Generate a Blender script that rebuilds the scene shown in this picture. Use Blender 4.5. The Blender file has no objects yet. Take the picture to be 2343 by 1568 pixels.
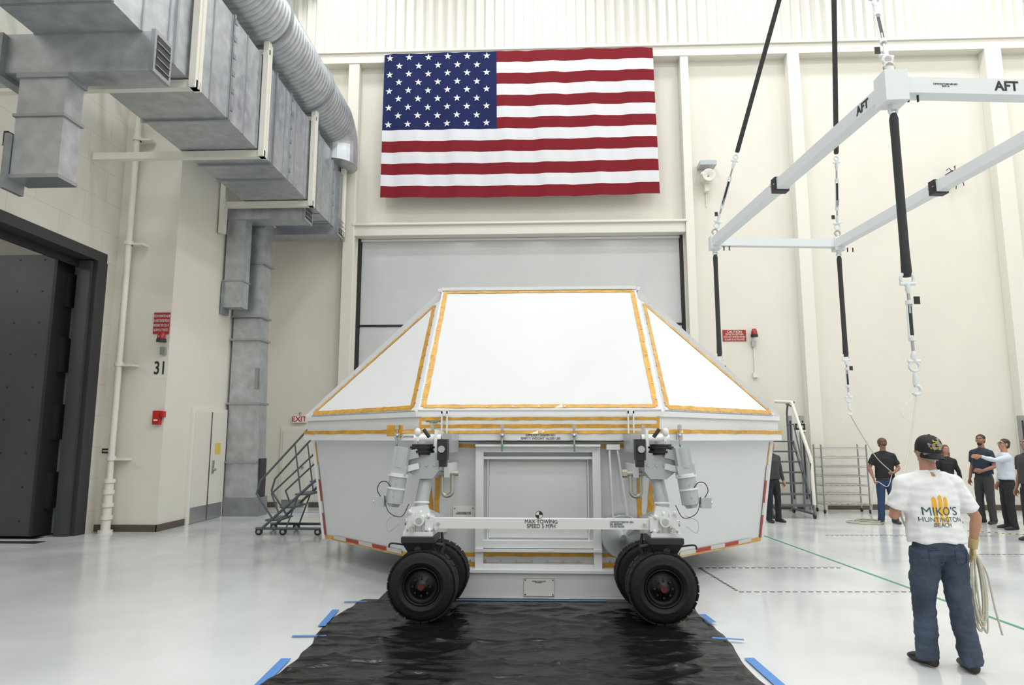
import bpy, bmesh, math, random
from mathutils import Vector, Matrix, Euler, noise
random.seed(7)
V = Vector
scene = bpy.context.scene
try:
    scene.view_settings.view_transform = 'Standard'
    scene.view_settings.look = 'None'
except Exception:
    pass

# ------------------------------------------------------------------ materials
def mat(name, col, rough=0.5, metal=0.0, var=0.0, vscale=3.0, bump=0.0, bscale=20.0, spec=0.5, emit=0.0, coat=0.0, stretch=None, rvar=0.0):
    m = bpy.data.materials.new(name); m.use_nodes = True
    nt = m.node_tree; b = nt.nodes["Principled BSDF"]
    b.inputs["Base Color"].default_value = (*col, 1)
    b.inputs["Roughness"].default_value = rough
    b.inputs["Metallic"].default_value = metal
    b.inputs["Specular IOR Level"].default_value = spec
    if coat: b.inputs["Coat Weight"].default_value = coat; b.inputs["Coat Roughness"].default_value = 0.08
    if emit:
        b.inputs["Emission Color"].default_value = (*col, 1); b.inputs["Emission Strength"].default_value = emit
    tc = nt.nodes.new("ShaderNodeTexCoord"); mp = nt.nodes.new("ShaderNodeMapping")
    nt.links.new(tc.outputs["Object"], mp.inputs[0])
    if stretch: mp.inputs["Scale"].default_value = stretch
    if var or rvar:
        n = nt.nodes.new("ShaderNodeTexNoise"); n.inputs["Scale"].default_value = vscale; n.inputs["Detail"].default_value = 5
        nt.links.new(mp.outputs[0], n.inputs["Vector"])
        if var:
            r = nt.nodes.new("ShaderNodeMapRange"); r.inputs[1].default_value = .3; r.inputs[2].default_value = .7
            r.inputs[3].default_value = 1 - var; r.inputs[4].default_value = 1 + var * .4
            nt.links.new(n.outputs["Fac"], r.inputs[0])
            mx = nt.nodes.new("ShaderNodeVectorMath"); mx.operation = 'SCALE'
            mx.inputs[0].default_value = col
            nt.links.new(r.outputs[0], mx.inputs["Scale"])
            nt.links.new(mx.outputs[0], b.inputs["Base Color"])
        if rvar:
            r2 = nt.nodes.new("ShaderNodeMapRange"); r2.inputs[1].default_value = .3; r2.inputs[2].default_value = .7
            r2.inputs[3].default_value = rough; r2.inputs[4].default_value = rough + rvar
            nt.links.new(n.outputs["Fac"], r2.inputs[0]); nt.links.new(r2.outputs[0], b.inputs["Roughness"])
    if bump:
        n2 = nt.nodes.new("ShaderNodeTexNoise"); n2.inputs["Scale"].default_value = bscale; n2.inputs["Detail"].default_value = 6
        nt.links.new(mp.outputs[0], n2.inputs["Vector"])
        bp = nt.nodes.new("ShaderNodeBump"); bp.inputs["Strength"].default_value = bump; bp.inputs["Distance"].default_value = .02
        nt.links.new(n2.outputs["Fac"], bp.inputs["Height"]); nt.links.new(bp.outputs[0], b.inputs["Normal"])
    return m

def block_mat(name, col):
    """painted concrete block with faint mortar joints"""
    m = mat(name, col, .6)
    nt = m.node_tree; b = nt.nodes["Principled BSDF"]
    tc = nt.nodes.new("ShaderNodeTexCoord"); sep = nt.nodes.new("ShaderNodeSeparateXYZ"); cmb = nt.nodes.new("ShaderNodeCombineXYZ")
    nt.links.new(tc.outputs["Object"], sep.inputs[0])
    nt.links.new(sep.outputs[1], cmb.inputs[0]); nt.links.new(sep.outputs[2], cmb.inputs[1])
    br = nt.nodes.new("ShaderNodeTexBrick"); br.inputs["Scale"].default_value = 1.0
    br.inputs["Brick Width"].default_value = 1.2; br.inputs["Row Height"].default_value = .6; br.inputs["Mortar Size"].default_value = .008
    br.inputs["Color1"].default_value = (*col, 1); br.inputs["Color2"].default_value = (*[c * .985 for c in col], 1)
    br.inputs["Mortar"].default_value = (*[c * .86 for c in col], 1)
    nt.links.new(cmb.outputs[0], br.inputs["Vector"]); nt.links.new(br.outputs["Color"], b.inputs["Base Color"])
    return m

CREAM = (.77, .74, .665)
M = dict(
    wall=mat("cream_wall_paint", CREAM, .55, var=.03, vscale=.8, bump=.03, bscale=60),
    block=block_mat("cream_block_paint", CREAM),
    trim=mat("cream_trim_paint", (.80, .775, .70), .45),
    corr=mat("corrugated_cream_metal", (.78, .765, .71), .4),
    ceil=mat("ceiling_paint", (.8, .8, .78), .7),
    floor=mat("epoxy_floor", (.66, .68, .685), .10, var=.08, vscale=.9, rvar=.14, bump=.012, bscale=2.5, spec=.7),
    base=mat("baseboard_brown", (.10, .075, .06), .5),
    rollup=mat("rollup_door_panel", (.62, .63, .64), .12, var=.02, bump=.02, bscale=1.2, coat=.4),
    blk=mat("black_rubber_seal", (.015, .015, .017), .5),
    door_dark=mat("dark_steel_door", (.055, .06, .065), .45, var=.12, vscale=2),
    door_dark2=mat("dark_steel_frame", (.035, .038, .042), .45),
    galv=mat("galvanised_steel", (.54, .57, .60), .36, metal=.75, var=.2, vscale=5, rvar=.12),
    galv2=mat("galvanised_steel_dark", (.36, .38, .40), .42, metal=.7, var=.15, vscale=6),
    galvrib=mat("galvanised_rib", (.40, .42, .44), .4, metal=.75),
    grille=mat("dark_grille", (.03, .03, .035), .5),
    white=mat("white_container_panel", (.665, .675, .685), .45, var=.012, vscale=2, bump=.02, bscale=1.5, spec=.3),
    wpanel=mat("white_chamfer_panel", (.80, .81, .82), .4, var=.012, vscale=2, bump=.02, bscale=1.5),
    grey=mat("light_grey_panel", (.69, .71, .725), .4, var=.02, vscale=3, bump=.02, bscale=1.5),
    wpaint=mat("white_enamel_steel", (.78, .80, .815), .32),
    gpaint=mat("grey_enamel_steel", (.46, .49, .52), .3, metal=.15),
    lens=mat("steel_hardware", (.5, .5, .5), .3, metal=.9),
    orange=mat("amber_tape", (.70, .355, .022), .3, var=.28, vscale=9, bump=.35, bscale=40, coat=.4),
    red=mat("red_reflective", (.40, .03, .018), .4),
    silver=mat("silver_reflective", (.6, .6, .58), .35),
    tyre=mat("tyre_rubber", (.009, .009, .010), .65, bump=.1, bscale=60, spec=.35),
    rim=mat("black_rim", (.006, .006, .007), .42, spec=.35),
    redhub=mat("red_hub", (.09, .01, .01), .5),
    iron=mat("black_iron", (.018, .020, .023), .45),
    ink=mat("black_ink", (.02, .02, .02), .6),
    shk=mat("shackle_zinc", (.50, .47, .41), .35, metal=.6),
    plastic=mat("black_plastic_sheet", (.006, .006, .007), .2, bump=.6, bscale=4.5, stretch=(1, 2.4, 1), spec=.3),
    blue=mat("blue_tape_and_reflection", (.08, .24, .58), .5),
    green=mat("green_tape", (.05, .28, .17), .4),
    dash=mat("dark_tape", (.06, .07, .07), .5),
    yel=mat("yellow_tape", (.75, .55, .08), .5),
    sign_red=mat("sign_red", (.36, .025, .02), .45),
    fire_red=mat("fire_red", (.50, .02, .015), .35),
    beacon=mat("beacon_glass", (.35, .01, .015), .12),
    signw=mat("sign_white", (.82, .82, .80), .5),
    strap=mat("black_sling", (.035, .037, .04), .8, bump=.5, bscale=80),
    fwhite=mat("frame_white_paint", (.74, .78, .80), .35),
    stair=mat("stair_grey_steel", (.10, .12, .14), .45),
    wire=mat("wire_chrome", (.42, .42, .42), .3, metal=.8),
    post=mat("post_aluminium", (.34, .35, .35), .4, metal=.5),
    rope=mat("rope_fibre", (.62, .60, .50), .8, bump=.6, bscale=120),
    dtan=mat("door_cream", (.76, .73, .66), .4),
    kick=mat("kick_plate", (.45, .46, .47), .3, metal=.8),
    flagred=mat("flag_red", (.20, .012, .02), .8, bump=.15, bscale=150, spec=.2),
    flagwhite=mat("flag_white", (.72, .72, .75), .8, bump=.15, bscale=150, spec=.2),
    flagblue=mat("flag_blue", (.012, .02, .09), .8, bump=.15, bscale=150, spec=.2),
    skin=mat("skin", (.46, .24, .16), .5), skin2=mat("skin_tan", (.33, .165, .105), .5),
    lip=mat("lip", (.32, .10, .08), .5), eyew=mat("eye_white", (.8, .8, .78), .2), iris=mat("iris", (.03, .02, .015), .2),
    tee=mat("tshirt_white", (.78, .79, .81), .8, bump=.3, bscale=14),
    jeans=mat("denim", (.055, .075, .12), .85, var=.45, vscale=5, bump=.45, bscale=22),
    jeansd=mat("denim_blue", (.03, .06, .14), .85, var=.2, vscale=9),
    blackc=mat("black_cloth", (.014, .016, .018), .8, bump=.2, bscale=20),
    navy=mat("navy_cloth", (.022, .032, .055), .8),
    shirtw=mat("shirt_pale_blue", (.62, .67, .76), .75),
    charc=mat("charcoal_cloth", (.045, .045, .05), .8),
    shoe=mat("black_shoe", (.015, .014, .013), .45), shoeb=mat("brown_shoe", (.05, .035, .03), .5),
    hairg=mat("hair_grey", (.26, .24, .22), .7), hairb=mat("hair_dark", (.025, .018, .014), .5), hairbr=mat("hair_brown", (.13, .06, .03), .5),
    belt=mat("brown_leather", (.12, .06, .03), .5), glove=mat("leather_glove", (.5, .40, .18), .7),
    capb=mat("cap_black", (.012, .012, .014), .75), logo=mat("cap_yellow", (.75, .50, .03), .6),
    sgreen=mat("shirt_print_green", (.03, .10, .11), .7), sorange=mat("shirt_print_amber", (.80, .42, .04), .7),
    lamp=mat("lamp_glass", (1, .98, .93), .3, emit=6.0), lampb=mat("lamp_housing", (.6, .6, .6), .4),
)

# ------------------------------------------------------------------ mesh builder
class B:
    def __init__(s, name):
        s.name = name; s.v = []; s.f = []; s.fm = []; s.sm = []; s.mats = []
        s.T = None
    def mi(s, m):
        m = M[m] if isinstance(m, str) else m
        if m not in s.mats: s.mats.append(m)
        return s.mats.index(m)
    def add(s, vs, fs, m, smooth=False):
        o = len(s.v)
        if s.T is not None: vs = [s.T @ V(p) for p in vs]
        s.v += [tuple(p) for p in vs]; k = s.mi(m)
        for f in fs:
            s.f.append([i + o for i in f]); s.fm.append(k); s.sm.append(smooth)
    def box(s, x0, x1, y0, y1, z0, z1, m):
        vs = [(x0, y0, z0), (x1, y0, z0), (x1, y1, z0), (x0, y1, z0), (x0, y0, z1), (x1, y0, z1), (x1, y1, z1), (x0, y1, z1)]
        s.hexa(vs, m)
    def hexa(s, vs, m):
        s.add(vs, [(0, 3, 2, 1), (4, 5, 6, 7), (0, 1, 5, 4), (1, 2, 6, 5), (2, 3, 7, 6), (3, 0, 4, 7)], m)
    def beam(s, p, q, w, h, m, up=(0, 0, 1)):
        p = V(p); q = V(q); d = (q - p).normalized(); u = V(up)
        if abs(d.dot(u)) > .98: u = V((0, 1, 0))
        r = d.cross(u).normalized(); u = r.cross(d).normalized()
        a = r * w / 2; b = u * h / 2
        s.hexa([p - a - b, p + a - b, q + a - b, q - a - b, p - a + b, p + a + b, q + a + b, q - a + b], m)
    def cyl(s, p, q, r, m, r2=None, n=16, smooth=True):
        s.limb([(p, r), (q, r if r2 is None else r2)], m, n, smooth)
    def limb(s, pts, m, n=12, smooth=True, cap=True):
        P = [V(a[0]) for a in pts]; R = [a[1] for a in pts]
        vs = []; fs = []; prev = None
        for i, p in enumerate(P):
            if i == 0: d = P[1] - P[0]
            elif i == len(P) - 1: d = P[-1] - P[-2]
            else: d = (P[i + 1] - P[i]).normalized() + (P[i] - P[i - 1]).normalized()
            d = d.normalized() if d.length > 1e-9 else V((0, 0, 1))
            if prev is None:
                u = V((0, 0, 1)) if abs(d.z) < .9 else V((0, 1, 0))
                u = (u - d * u.dot(d)).normalized()
            else:
                u = (prev - d * prev.dot(d)).normalized()
            prev = u; w = d.cross(u)
            for k in range(n):
                a = 2 * math.pi * k / n
                vs.append(p + (u * math.cos(a) + w * math.sin(a)) * R[i])
        for i in range(len(P) - 1):
            for k in range(n):
                k2 = (k + 1) % n
                fs.append((i * n + k, i * n + k2, (i + 1) * n + k2, (i + 1) * n + k))
        s.add(vs, fs, m, smooth)
        if cap:
            L = len(P) - 1
            s.add([vs[k] for k in range(n)], [tuple(range(n))[::-1]], m)
            s.add([vs[L * n + k] for k in range(n)], [tuple(range(n))], m)
    def cable(s, pts, r, m, n=7, sub=8):
        """smooth Catmull-Rom cable through points"""
        P = [V(p) for p in pts]; P = [P[0] * 2 - P[1]] + P + [P[-1] * 2 - P[-2]]; out = []
        for i in range(1, len(P) - 2):
            a, b_, c, d = P[i - 1], P[i], P[i + 1], P[i + 2]
            for k in range(sub):
                t = k / sub; out.append(((b_ * 2 + (c - a) * t + (a * 2 - b_ * 5 + c * 4 - d) * t * t + (b_ * 3 - a - c * 3 + d) * t ** 3) * .5, r))
        out.append((P[-2], r)); s.limb(out, m, n)
    def lathe(s, c, ax, prof, m, n=32, smooth=True):
        c = V(c); ax = V(ax).normalized(); u = V((0, 0, 1)) if abs(ax.z) < .9 else V((1, 0, 0))
        u = (u - ax * u.dot(ax)).normalized(); w = ax.cross(u); vs = []; fs = []
        for (r, h) in prof:
            for k in range(n):
                a = 2 * math.pi * k / n; vs.append(c + ax * h + (u * math.cos(a) + w * math.sin(a)) * r)
        for i in range(len(prof) - 1):
            for k in range(n):
                k2 = (k + 1) % n; fs.append((i * n + k, i * n + k2, (i + 1) * n + k2, (i + 1) * n + k))
        s.add(vs, fs, m, smooth)
    def torus(s, c, ax, R, r, m, a0=0, a1=360, n=24, u=None):
        c = V(c); ax = V(ax).normalized()
        u = V(u) if u is not None else (V((0, 0, 1)) if abs(ax.z) < .9 else V((1, 0, 0)))
        u = (u - ax * u.dot(ax)).normalized(); w = ax.cross(u)
        pts = [(c + (u * math.cos(math.radians(a0 + (a1 - a0) * i / n)) + w * math.sin(math.radians(a0 + (a1 - a0) * i / n))) * R, r) for i in range(n + 1)]
        s.limb(pts, m, 8)
    def poly(s, pts, m): s.add(pts, [tuple(range(len(pts)))], m)
    def prism(s, pts, ext, m):
        n = len(pts); e = V(ext); P = [V(p) for p in pts] + [V(p) + e for p in pts]
        s.add(P, [tuple(range(n))[::-1], tuple(range(n, 2 * n))] + [(i, (i + 1) % n, n + (i + 1) % n, n + i) for i in range(n)], m)
    def ell(s, c, r, m, n=16, k=10):
        c = V(c); vs = [c + V((0, 0, r[2]))]
        for i in range(1, k):
            t = math.pi * i / k
            for j in range(n):
                a = 2 * math.pi * j / n
                vs.append(c + V((r[0] * math.sin(t) * math.cos(a), r[1] * math.sin(t) * math.sin(a), r[2] * math.cos(t))))
        vs.append(c - V((0, 0, r[2]))); fs = []
        for j in range(n): fs.append((0, 1 + j, 1 + (j + 1) % n))
        for i in range(k - 2):
            for j in range(n):
                a = 1 + i * n; fs.append((a + j, a + n + j, a + n + (j + 1) % n, a + (j + 1) % n))
        L = len(vs) - 1; a = 1 + (k - 2) * n
        for j in range(n): fs.append((L, a + (j + 1) % n, a + j))
        s.add(vs, fs, m, True)
    def loft(s, secs, m, n=20, smooth=True):
        """secs: (center, uvec, vvec)"""
        vs = []; fs = []
        for c, u, w in secs:
            c = V(c); u = V(u); w = V(w)
            for k in range(n):
                a = 2 * math.pi * k / n; vs.append(c + u * math.cos(a) + w * math.sin(a))
        for i in range(len(secs) - 1):
            for k in range(n):
                k2 = (k + 1) % n; fs.append((i * n + k, i * n + k2, (i + 1) * n + k2, (i + 1) * n + k))
        s.add(vs, fs + [tuple(range(n))[::-1], tuple(range((len(secs) - 1) * n, len(secs) * n))], m, smooth)
    def make(s, bevel=0):
        me = bpy.data.meshes.new(s.name); me.from_pydata(s.v, [], s.f)
        for m in s.mats: me.materials.append(m)
        me.polygons.foreach_set("material_index", s.fm); me.polygons.foreach_set("use_smooth", s.sm)
        me.update()
        bm = bmesh.new(); bm.from_mesh(me)
        bmesh.ops.recalc_face_normals(bm, faces=bm.faces); bm.to_mesh(me); bm.free()
        ob = bpy.data.objects.new(s.name, me); scene.collection.objects.link(ob)
        # move origin to bbox centre
        if s.v:
            c = V((sum(min(p[i] for p in s.v) + max(p[i] for p in s.v) for _ in [0]) / 2 for i in range(3)))
            me.transform(Matrix.Translation(-c)); ob.location = c
        if bevel:
            md = ob.modifiers.new("bevel", "BEVEL"); md.width = bevel; md.segments = 2; md.limit_method = 'ANGLE'
        return ob

def text(body, loc, size, m, parent=None, rot=(90, 0, 0), name="lettering", bold=0.0, sx=1.0, align='CENTER', ext=.001):
    c = bpy.data.curves.new(name, "FONT"); c.body = body; c.size = size; c.align_x = align; c.align_y = 'CENTER'
    c.extrude = ext; c.offset = bold; c.space_line = .8
    c.materials.append(M[m]); ob = bpy.data.objects.new(name, c); scene.collection.objects.link(ob)
    mw = Matrix.Translation(loc) @ Euler([math.radians(a) for a in rot]).to_matrix().to_4x4() @ Matrix.Diagonal((sx, 1, 1, 1))
    if parent is not None:
        bpy.context.view_layer.update()
        ob.parent = parent
        ob.matrix_local = parent.matrix_world.inverted() @ mw
    else: ob.matrix_world = mw
    return ob

# ------------------------------------------------------------------ room shell
b = B("floor"); b.box(-17, 17, -12, 19, -.2, 0, 'floor'); b.make()
b = B("ceiling"); b.box(-9, 17, -12, 18.6, 16.4, 16.6, 'ceil'); b.make()
YB = 17.7
b = B("wall_back")
b.box(-8.9, -4.95, YB, YB + .6, 0, 12.4, 'wall'); b.box(3.83, 17, YB, YB + .6, 0, 12.4, 'wall')
b.box(-4.95, 3.83, YB, YB + .6, 7.2, 12.4, 'wall')
# corrugated siding above the beam
per = .27; x = -8.9; pts = []
while x < 17:
    pts += [(x, 0), (x + .10, 0), (x + .13, -.09), (x + .22, -.09), (x + .25, 0)]; x += per
vs = []; fs = []
for (px, py) in pts: vs += [(px, YB + .05 + py, 12.3), (px, YB + .05 + py, 16.4)]
for i in range(len(pts) - 1): fs.append((2 * i, 2 * i + 2, 2 * i + 3, 2 * i + 1))
b.add(vs, fs, 'corr'); b.box(-8.9, 17, YB + .12, YB + .6, 12.4, 16.4, 'wall')
b.make()
b = B("trim_back_beam"); b.box(-8.5, 17, YB - .3, YB, 12.12, 12.40, 'trim'); b.box(-8.5, 17, YB - .36, YB, 12.40, 12.46, 'trim'); b.make()
b = B("trim_pilasters")
for x0, x1, d in [(-5.28, -4.98, .28), (3.86, 4.08, .28), (6.74, 7.06, .3), (11.95, 12.38, .3)]:
    b.box(x0, x1, YB - d, YB, 0, 12.12, 'trim')
b.make(.01)
b = B("trim_door_lintel"); b.box(-5.02, 3.86, YB - .22, YB + .2, 7.17, 7.46, 'trim'); b.box(-5.04, 3.9, YB - .3, YB, 7.44, 7.50, 'trim'); b.make(.01)
b = B("rollup_door")
b.box(-4.86, 3.75, YB + .15, YB + .22, 4.80, 7.16, 'rollup'); b.box(-4.86, 3.75, YB + .15, YB + .22, 0, 4.74, 'rollup')
b.box(-4.9, 3.8, YB + .13, YB + .2, 4.735, 4.79, 'blk')
b.box(-4.95, -4.88, YB + .05, YB + .25, 0, 7.16, 'blk'); b.box(3.76, 3.83, YB + .05, YB + .25, 0, 7.16, 'blk')
b.box(-4.9, 3.8, YB + .1, YB + .14, 7.10, 7.16, 'signw')
b.make()
# left wall: opening y 3..12.63, z<5.17
XL = -8.55
b = B("wall_left")
b.box(XL - .35, XL, -12, 3, 0, 16.4, 'block'); b.box(XL - .35, XL, 3, 12.65, 5.35, 16.4, 'block'); b.box(XL - .35, XL, 12.65, 13.0, 0, 16.4, 'block')
b.make()
b = B("wall_left"); b.box(-8.9, -7.34, 13.0, YB, 0, 16.4, 'wall'); b.make()
b = B("wall_right"); b.box(16.6, 17, -12, 18.2, 0, 16.4, 'wall'); b.make()
b = B("wall_front"); b.box(-9, 17, -12.3, -12, 0, 16.4, 'wall'); b.make()
# airlock room beyond the opening
b = B("wall_airlock")
b.box(-17, -8.9, 13.2, 13.5, 0, 6.5, 'wall'); b.box(-17, -16.7, -2, 13.2, 0, 6.5, 'wall'); b.box(-17, -8.9, -2.3, -2, 0, 6.5, 'wall'); b.box(-17, -8.91, -2, 13.5, 6.4, 6.6, 'ceil')
b.make()
b = B("trim_opening")
b.box(XL - .35, XL + .03, 3, 12.66, 5.17, 5.36, 'door_dark2'); b.box(XL - .35, XL + .04, 12.38, 12.67, 0, 5.17, 'door_dark2')
b.box(XL - .30, XL - .05, 12.30, 12.40, 0, 5.15, 'door_dark'); b.box(XL - .32, XL - .28, 3, 12.3, 5.02, 5.17, 'blk')
b.make()
b = B("hangar_door_leaf")
b.box(-12.6, -9.10, 12.05, 12.55, .04, 5.2, 'door_dark')
for k in range(4): b.box(-9.04, -8.97, 12.25, 12.5, .5 + k * 1.25, 1.15 + k * 1.25, 'iron')
b.box(-9.10, -9.04, 12.02, 12.54, .04, 5.18, 'blk'); b.box(-9.04, -8.93, 12.5, 12.58, .04, 5.18, 'post')
for i in range(7):
    for j in range(9):
        b.cyl((-12.2 + i * .48, 12.04, .3 + j * .6), (-12.2 + i * .48, 12.05, .3 + j * .6), .018, 'iron', n=8)
b.make()
b = B("baseboard_left")
b.box(-8.55, -7.32, 12.97, 13.0, 0, .13, 'base'); b.box(-7.34, -7.31, 12.97, 13.98, 0, .13, 'base'); b.box(-7.34, -7.31, 15.6, YB, 0, .13, 'base')
b.make()
b = B("baseboard_back")
for x0, x1 in [(-7.3, -6.85), (-6.0, -5.3), (-5.3, -4.98), (4.1, 6.74), (7.06, 11.95), (12.4, 16.6)]: b.box(x0, x1, YB - .03, YB, 0, .13, 'base')
b.make()
# side door on left wall
b = B("door_1")
b.box(-7.34, -7.28, 13.98, 15.56, 0, 2.42, 'trim'); b.box(-7.30, -7.26, 14.08, 15.46, .02, 2.34, 'dtan'); b.box(-7.265, -7.25, 14.08, 15.46, .02, .34, 'kick')
b.box(-7.26, -7.24, 14.765, 14.775, .02, 2.34, 'base')
b.cyl((-7.26, 14.95, 1.08), (-7.19, 14.95, 1.08), .03, 'kick', n=10); b.box(-7.20, -7.185, 14.85, 14.97, 1.06, 1.09, 'kick'); b.box(-7.26, -7.24, 14.9, 14.98, 1.0, 1.28, 'kick')
b.box(-7.26, -7.252, 15.0, 15.25, 1.42, 1.66, 'yel')
b.make()
b = B("door_2")
b.box(-6.80, -6.02, YB - .05, YB, 0, 2.08, 'trim'); b.box(-6.73, -6.09, YB - .08, YB - .05, .02, 2.0, 'dtan'); b.box(-6.2, -6.15, YB - .13, YB - .08, 1, 1.04, 'kick')
b.box(-6.7, -6.12, YB - .09, YB - .08, .02, .2, 'kick')
b.make()
b = B("exit_sign"); b.box(-6.50, -6.14, YB - .09, YB - .02, 2.17, 2.35, 'signw'); b.cyl((-6.32, YB - .05, 2.35), (-6.32, YB - .05, 2.45), .02, 'kick', n=8); o = b.make()
text("EXIT", (-6.32, YB - .092, 2.26), .19, 'fire_red', o, bold=.004)

# ------------------------------------------------------------------ wall details
b = B("drain_pipe")
px, py = -8.22, 12.82
b.cyl((px, py, 0), (px, py, 9.6), .06, 'trim'); b.cyl((px, py, .02), (px, py, .95), .085, 'trim'); b.cyl((px, py, 0), (px, py, .05), .13, 'trim')
for z in (.25, .48, .72, .93): b.cyl((px, py, z), (px, py, z + .07), .11, 'trim')
for z in (1.35, 3.16, 5.60, 7.8):
    b.cyl((px, py, z), (px, py, z + .08), .085, 'trim'); b.box(px - .02, px + .3, py - .02, py + .18, z, z + .04, 'trim')
b.make()
b = B("oxygen_alarm_sign"); b.box(-7.68, -7.36, 12.975, 13.0, 3.82, 4.25, 'sign_red'); o = b.make()
text("OXYGEN MONITOR ALARM\nDO NOT ENTER PROOF\nPRESSURE TEST CELL IF\nALARM IS ACTIVATED", (-7.52, 12.972, 4.035), .075, 'signw', o, sx=.40).data.space_line = 1.25
def beacon(x, y, z, s=1.0):
    b = B("warning_beacon")
    b.lathe((x, y, z), (0, 0, 1), [(.0, .16 * s), (.05 * s, .15 * s), (.075 * s, .08 * s), (.08 * s, 0)], 'beacon')
    b.cyl((x, y, z - .06 * s), (x, y, z), .09 * s, 'blk'); b.box(x - .04, x + .04, y, y + .14, z - .05, z - .02, 'kick'); b.box(x - .05, x + .05, y + .06, y + .14, z - .3 * s, z - .15 * s, 'kick')
    return b.make()
beacon(-7.43, 12.86, 3.70); beacon(5.53, 17.55, 4.42)
b = B("bay_number"); b.box(-7.64, -7.33, 12.995, 12.999, 2.93, 3.33, 'wall'); o = b.make()
text("31", (-7.49, 12.99, 3.13), .36, 'ink', o, sx=.72, bold=.006)
b = B("fire_alarm_pull"); b.box(-7.52, -7.38, 12.9, 13.0, 2.03, 2.30, 'fire_red'); b.box(-7.36, -7.30, 12.88, 12.99, 2.17, 2.29, 'fire_red'); b.box(-7.49, -7.41, 12.89, 12.9, 2.1, 2.13, 'signw'); b.make(.008)
b = B("door_number_plate"); b.box(-8.52, -8.36, 12.98, 13.0, 1.48, 1.57, 'ink'); b.box(-8.5, -8.38, 12.975, 12.98, 1.515, 1.535, 'signw'); b.make()
b = B("caution_sign"); b.box(4.76, 5.36, YB - .02, YB, 4.27, 4.57, 'sign_red'); o = b.make()
text("CAUTION", (5.06, YB - .022, 4.515), .085, 'signw', o)
text("DOOR IN MOTION\nDO NOT ENTER WHILE\nALARM IS ACTIVATED", (5.06, YB - .022, 4.38), .07, 'signw', o, sx=.75).data.space_line = 1.0
b = B("wall_conduit"); b.cyl((5.54, YB - .04, 3.4), (5.54, YB - .04, 4.2), .018, 'trim'); b.box(5.48, 5.6, YB - .08, YB, 3.32, 3.44, 'trim'); b.make()
b = B("wall_speaker_lamp")
b.box(4.27, 4.70, 17.3, YB, 8.95, 9.07, 'gpaint'); b.cyl((4.48, 17.4, 8.65), (4.48, YB, 8.65), .15, 'trim'); b.lathe((4.48, 17.4, 8.65), (0, -1, 0), [(.1, 0), (.18, .12), (.16, .14), (.02, .03)], 'trim')
b.box(4.42, 4.54, 17.5, YB, 8.3, 8.55, 'trim'); b.cyl((4.48, YB - .03, 7.9), (4.48, YB - .03, 8.3), .015, 'trim')
for dx in (-.14, .14): b.ell((4.48 + dx, 17.38, 8.72), (.06, .06, .06), 'signw')
b.make()
b = B("wall_antenna_unit")
b.box(10.8, 10.98, 17.4, YB, 8.52, 8.72, 'iron')
for a in range(0, 360, 45):
    d = V((math.cos(math.radians(a)), 0, math.sin(math.radians(a))))
    b.limb([(V((10.89, 17.45, 8.62)), .012), (V((10.89, 17.4, 8.62)) + d * .22, .012), (V((10.89, 17.45, 8.52)) + d * .3, .01)], 'iron', 6)
b.make()

# ------------------------------------------------------------------ flag
def fy(x, z):
    amp = .02 + .015 * (1 - (z - 8.2) / 4.2)
    return 17.24 + amp * math.sin(x * 5.1 + .35 * z) * .6 + .008 * math.sin(x * 13 + z) + .02 * noise.noise(V((x * 2, 0, z * .8)))
b = B("american_flag")
fx0, fx1, fz0, fz1 = -4.25, 3.10, 8.15, 12.28
NX = 180
def fpt(i, zt):
    t = i / NX; z = fz0 + (fz1 - fz0) * zt
    x = fx0 + (fx1 - fx0) * t + .05 * (1 - zt) * (t * 1.6 - .1)
    zz = z + .006 * math.sin(t * 42) * zt - .04 * math.sin(t * math.pi) * (1 - zt) + .03 * (zt * (t - .5))
    return (x, fy(x, z), zz)
for s in range(13):
    for sub in range(3):
        za = 1 - (s + sub / 3) / 13; zb = 1 - (s + (sub + 1) / 3) / 13
        for (i0, i1, m) in ([(0, 76, 'flagblue'), (76, NX, None)] if s < 7 else [(0, NX, None)]):
            mm = m or ('flagred' if s % 2 == 0 else 'flagwhite')
            vs = []; fs = []
            for i in range(i0, i1 + 1): vs += [fpt(i, za), fpt(i, zb)]
            for k in range(i1 - i0): fs.append((2 * k, 2 * k + 1, 2 * k + 3, 2 * k + 2))
            b.add(vs, fs, mm, True)
cw = 76 / NX * (fx1 - fx0); ch = (fz1 - fz0) * 7 / 13
for r in range(9):
    nst = 6 if r % 2 == 0 else 5
    for k in range(nst):
        cz = fz1 - ch * (.5 + r * .97) / 8.9 - .01
        cx = fx0 + cw * (.045 + (k * 2 + (0 if r % 2 == 0 else 1)) / 11.6) + .02
        P = []
        for j in range(10):
            a = math.pi / 2 + j * math.pi / 5; R = .105 if j % 2 == 0 else .042
            X = cx + R * math.cos(a); Z = cz + R * math.sin(a); P.append((X, fy(X, Z) - .012, Z))
        b.add(P + [(cx, fy(cx, cz) - .013, cz)], [(j, (j + 1) % 10, 10) for j in range(10)], 'flagwhite')
b.box(fx0 - .01, fx1, 17.27, 17.33, 12.25, 12.29, 'flagwhite')
b.make()

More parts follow.
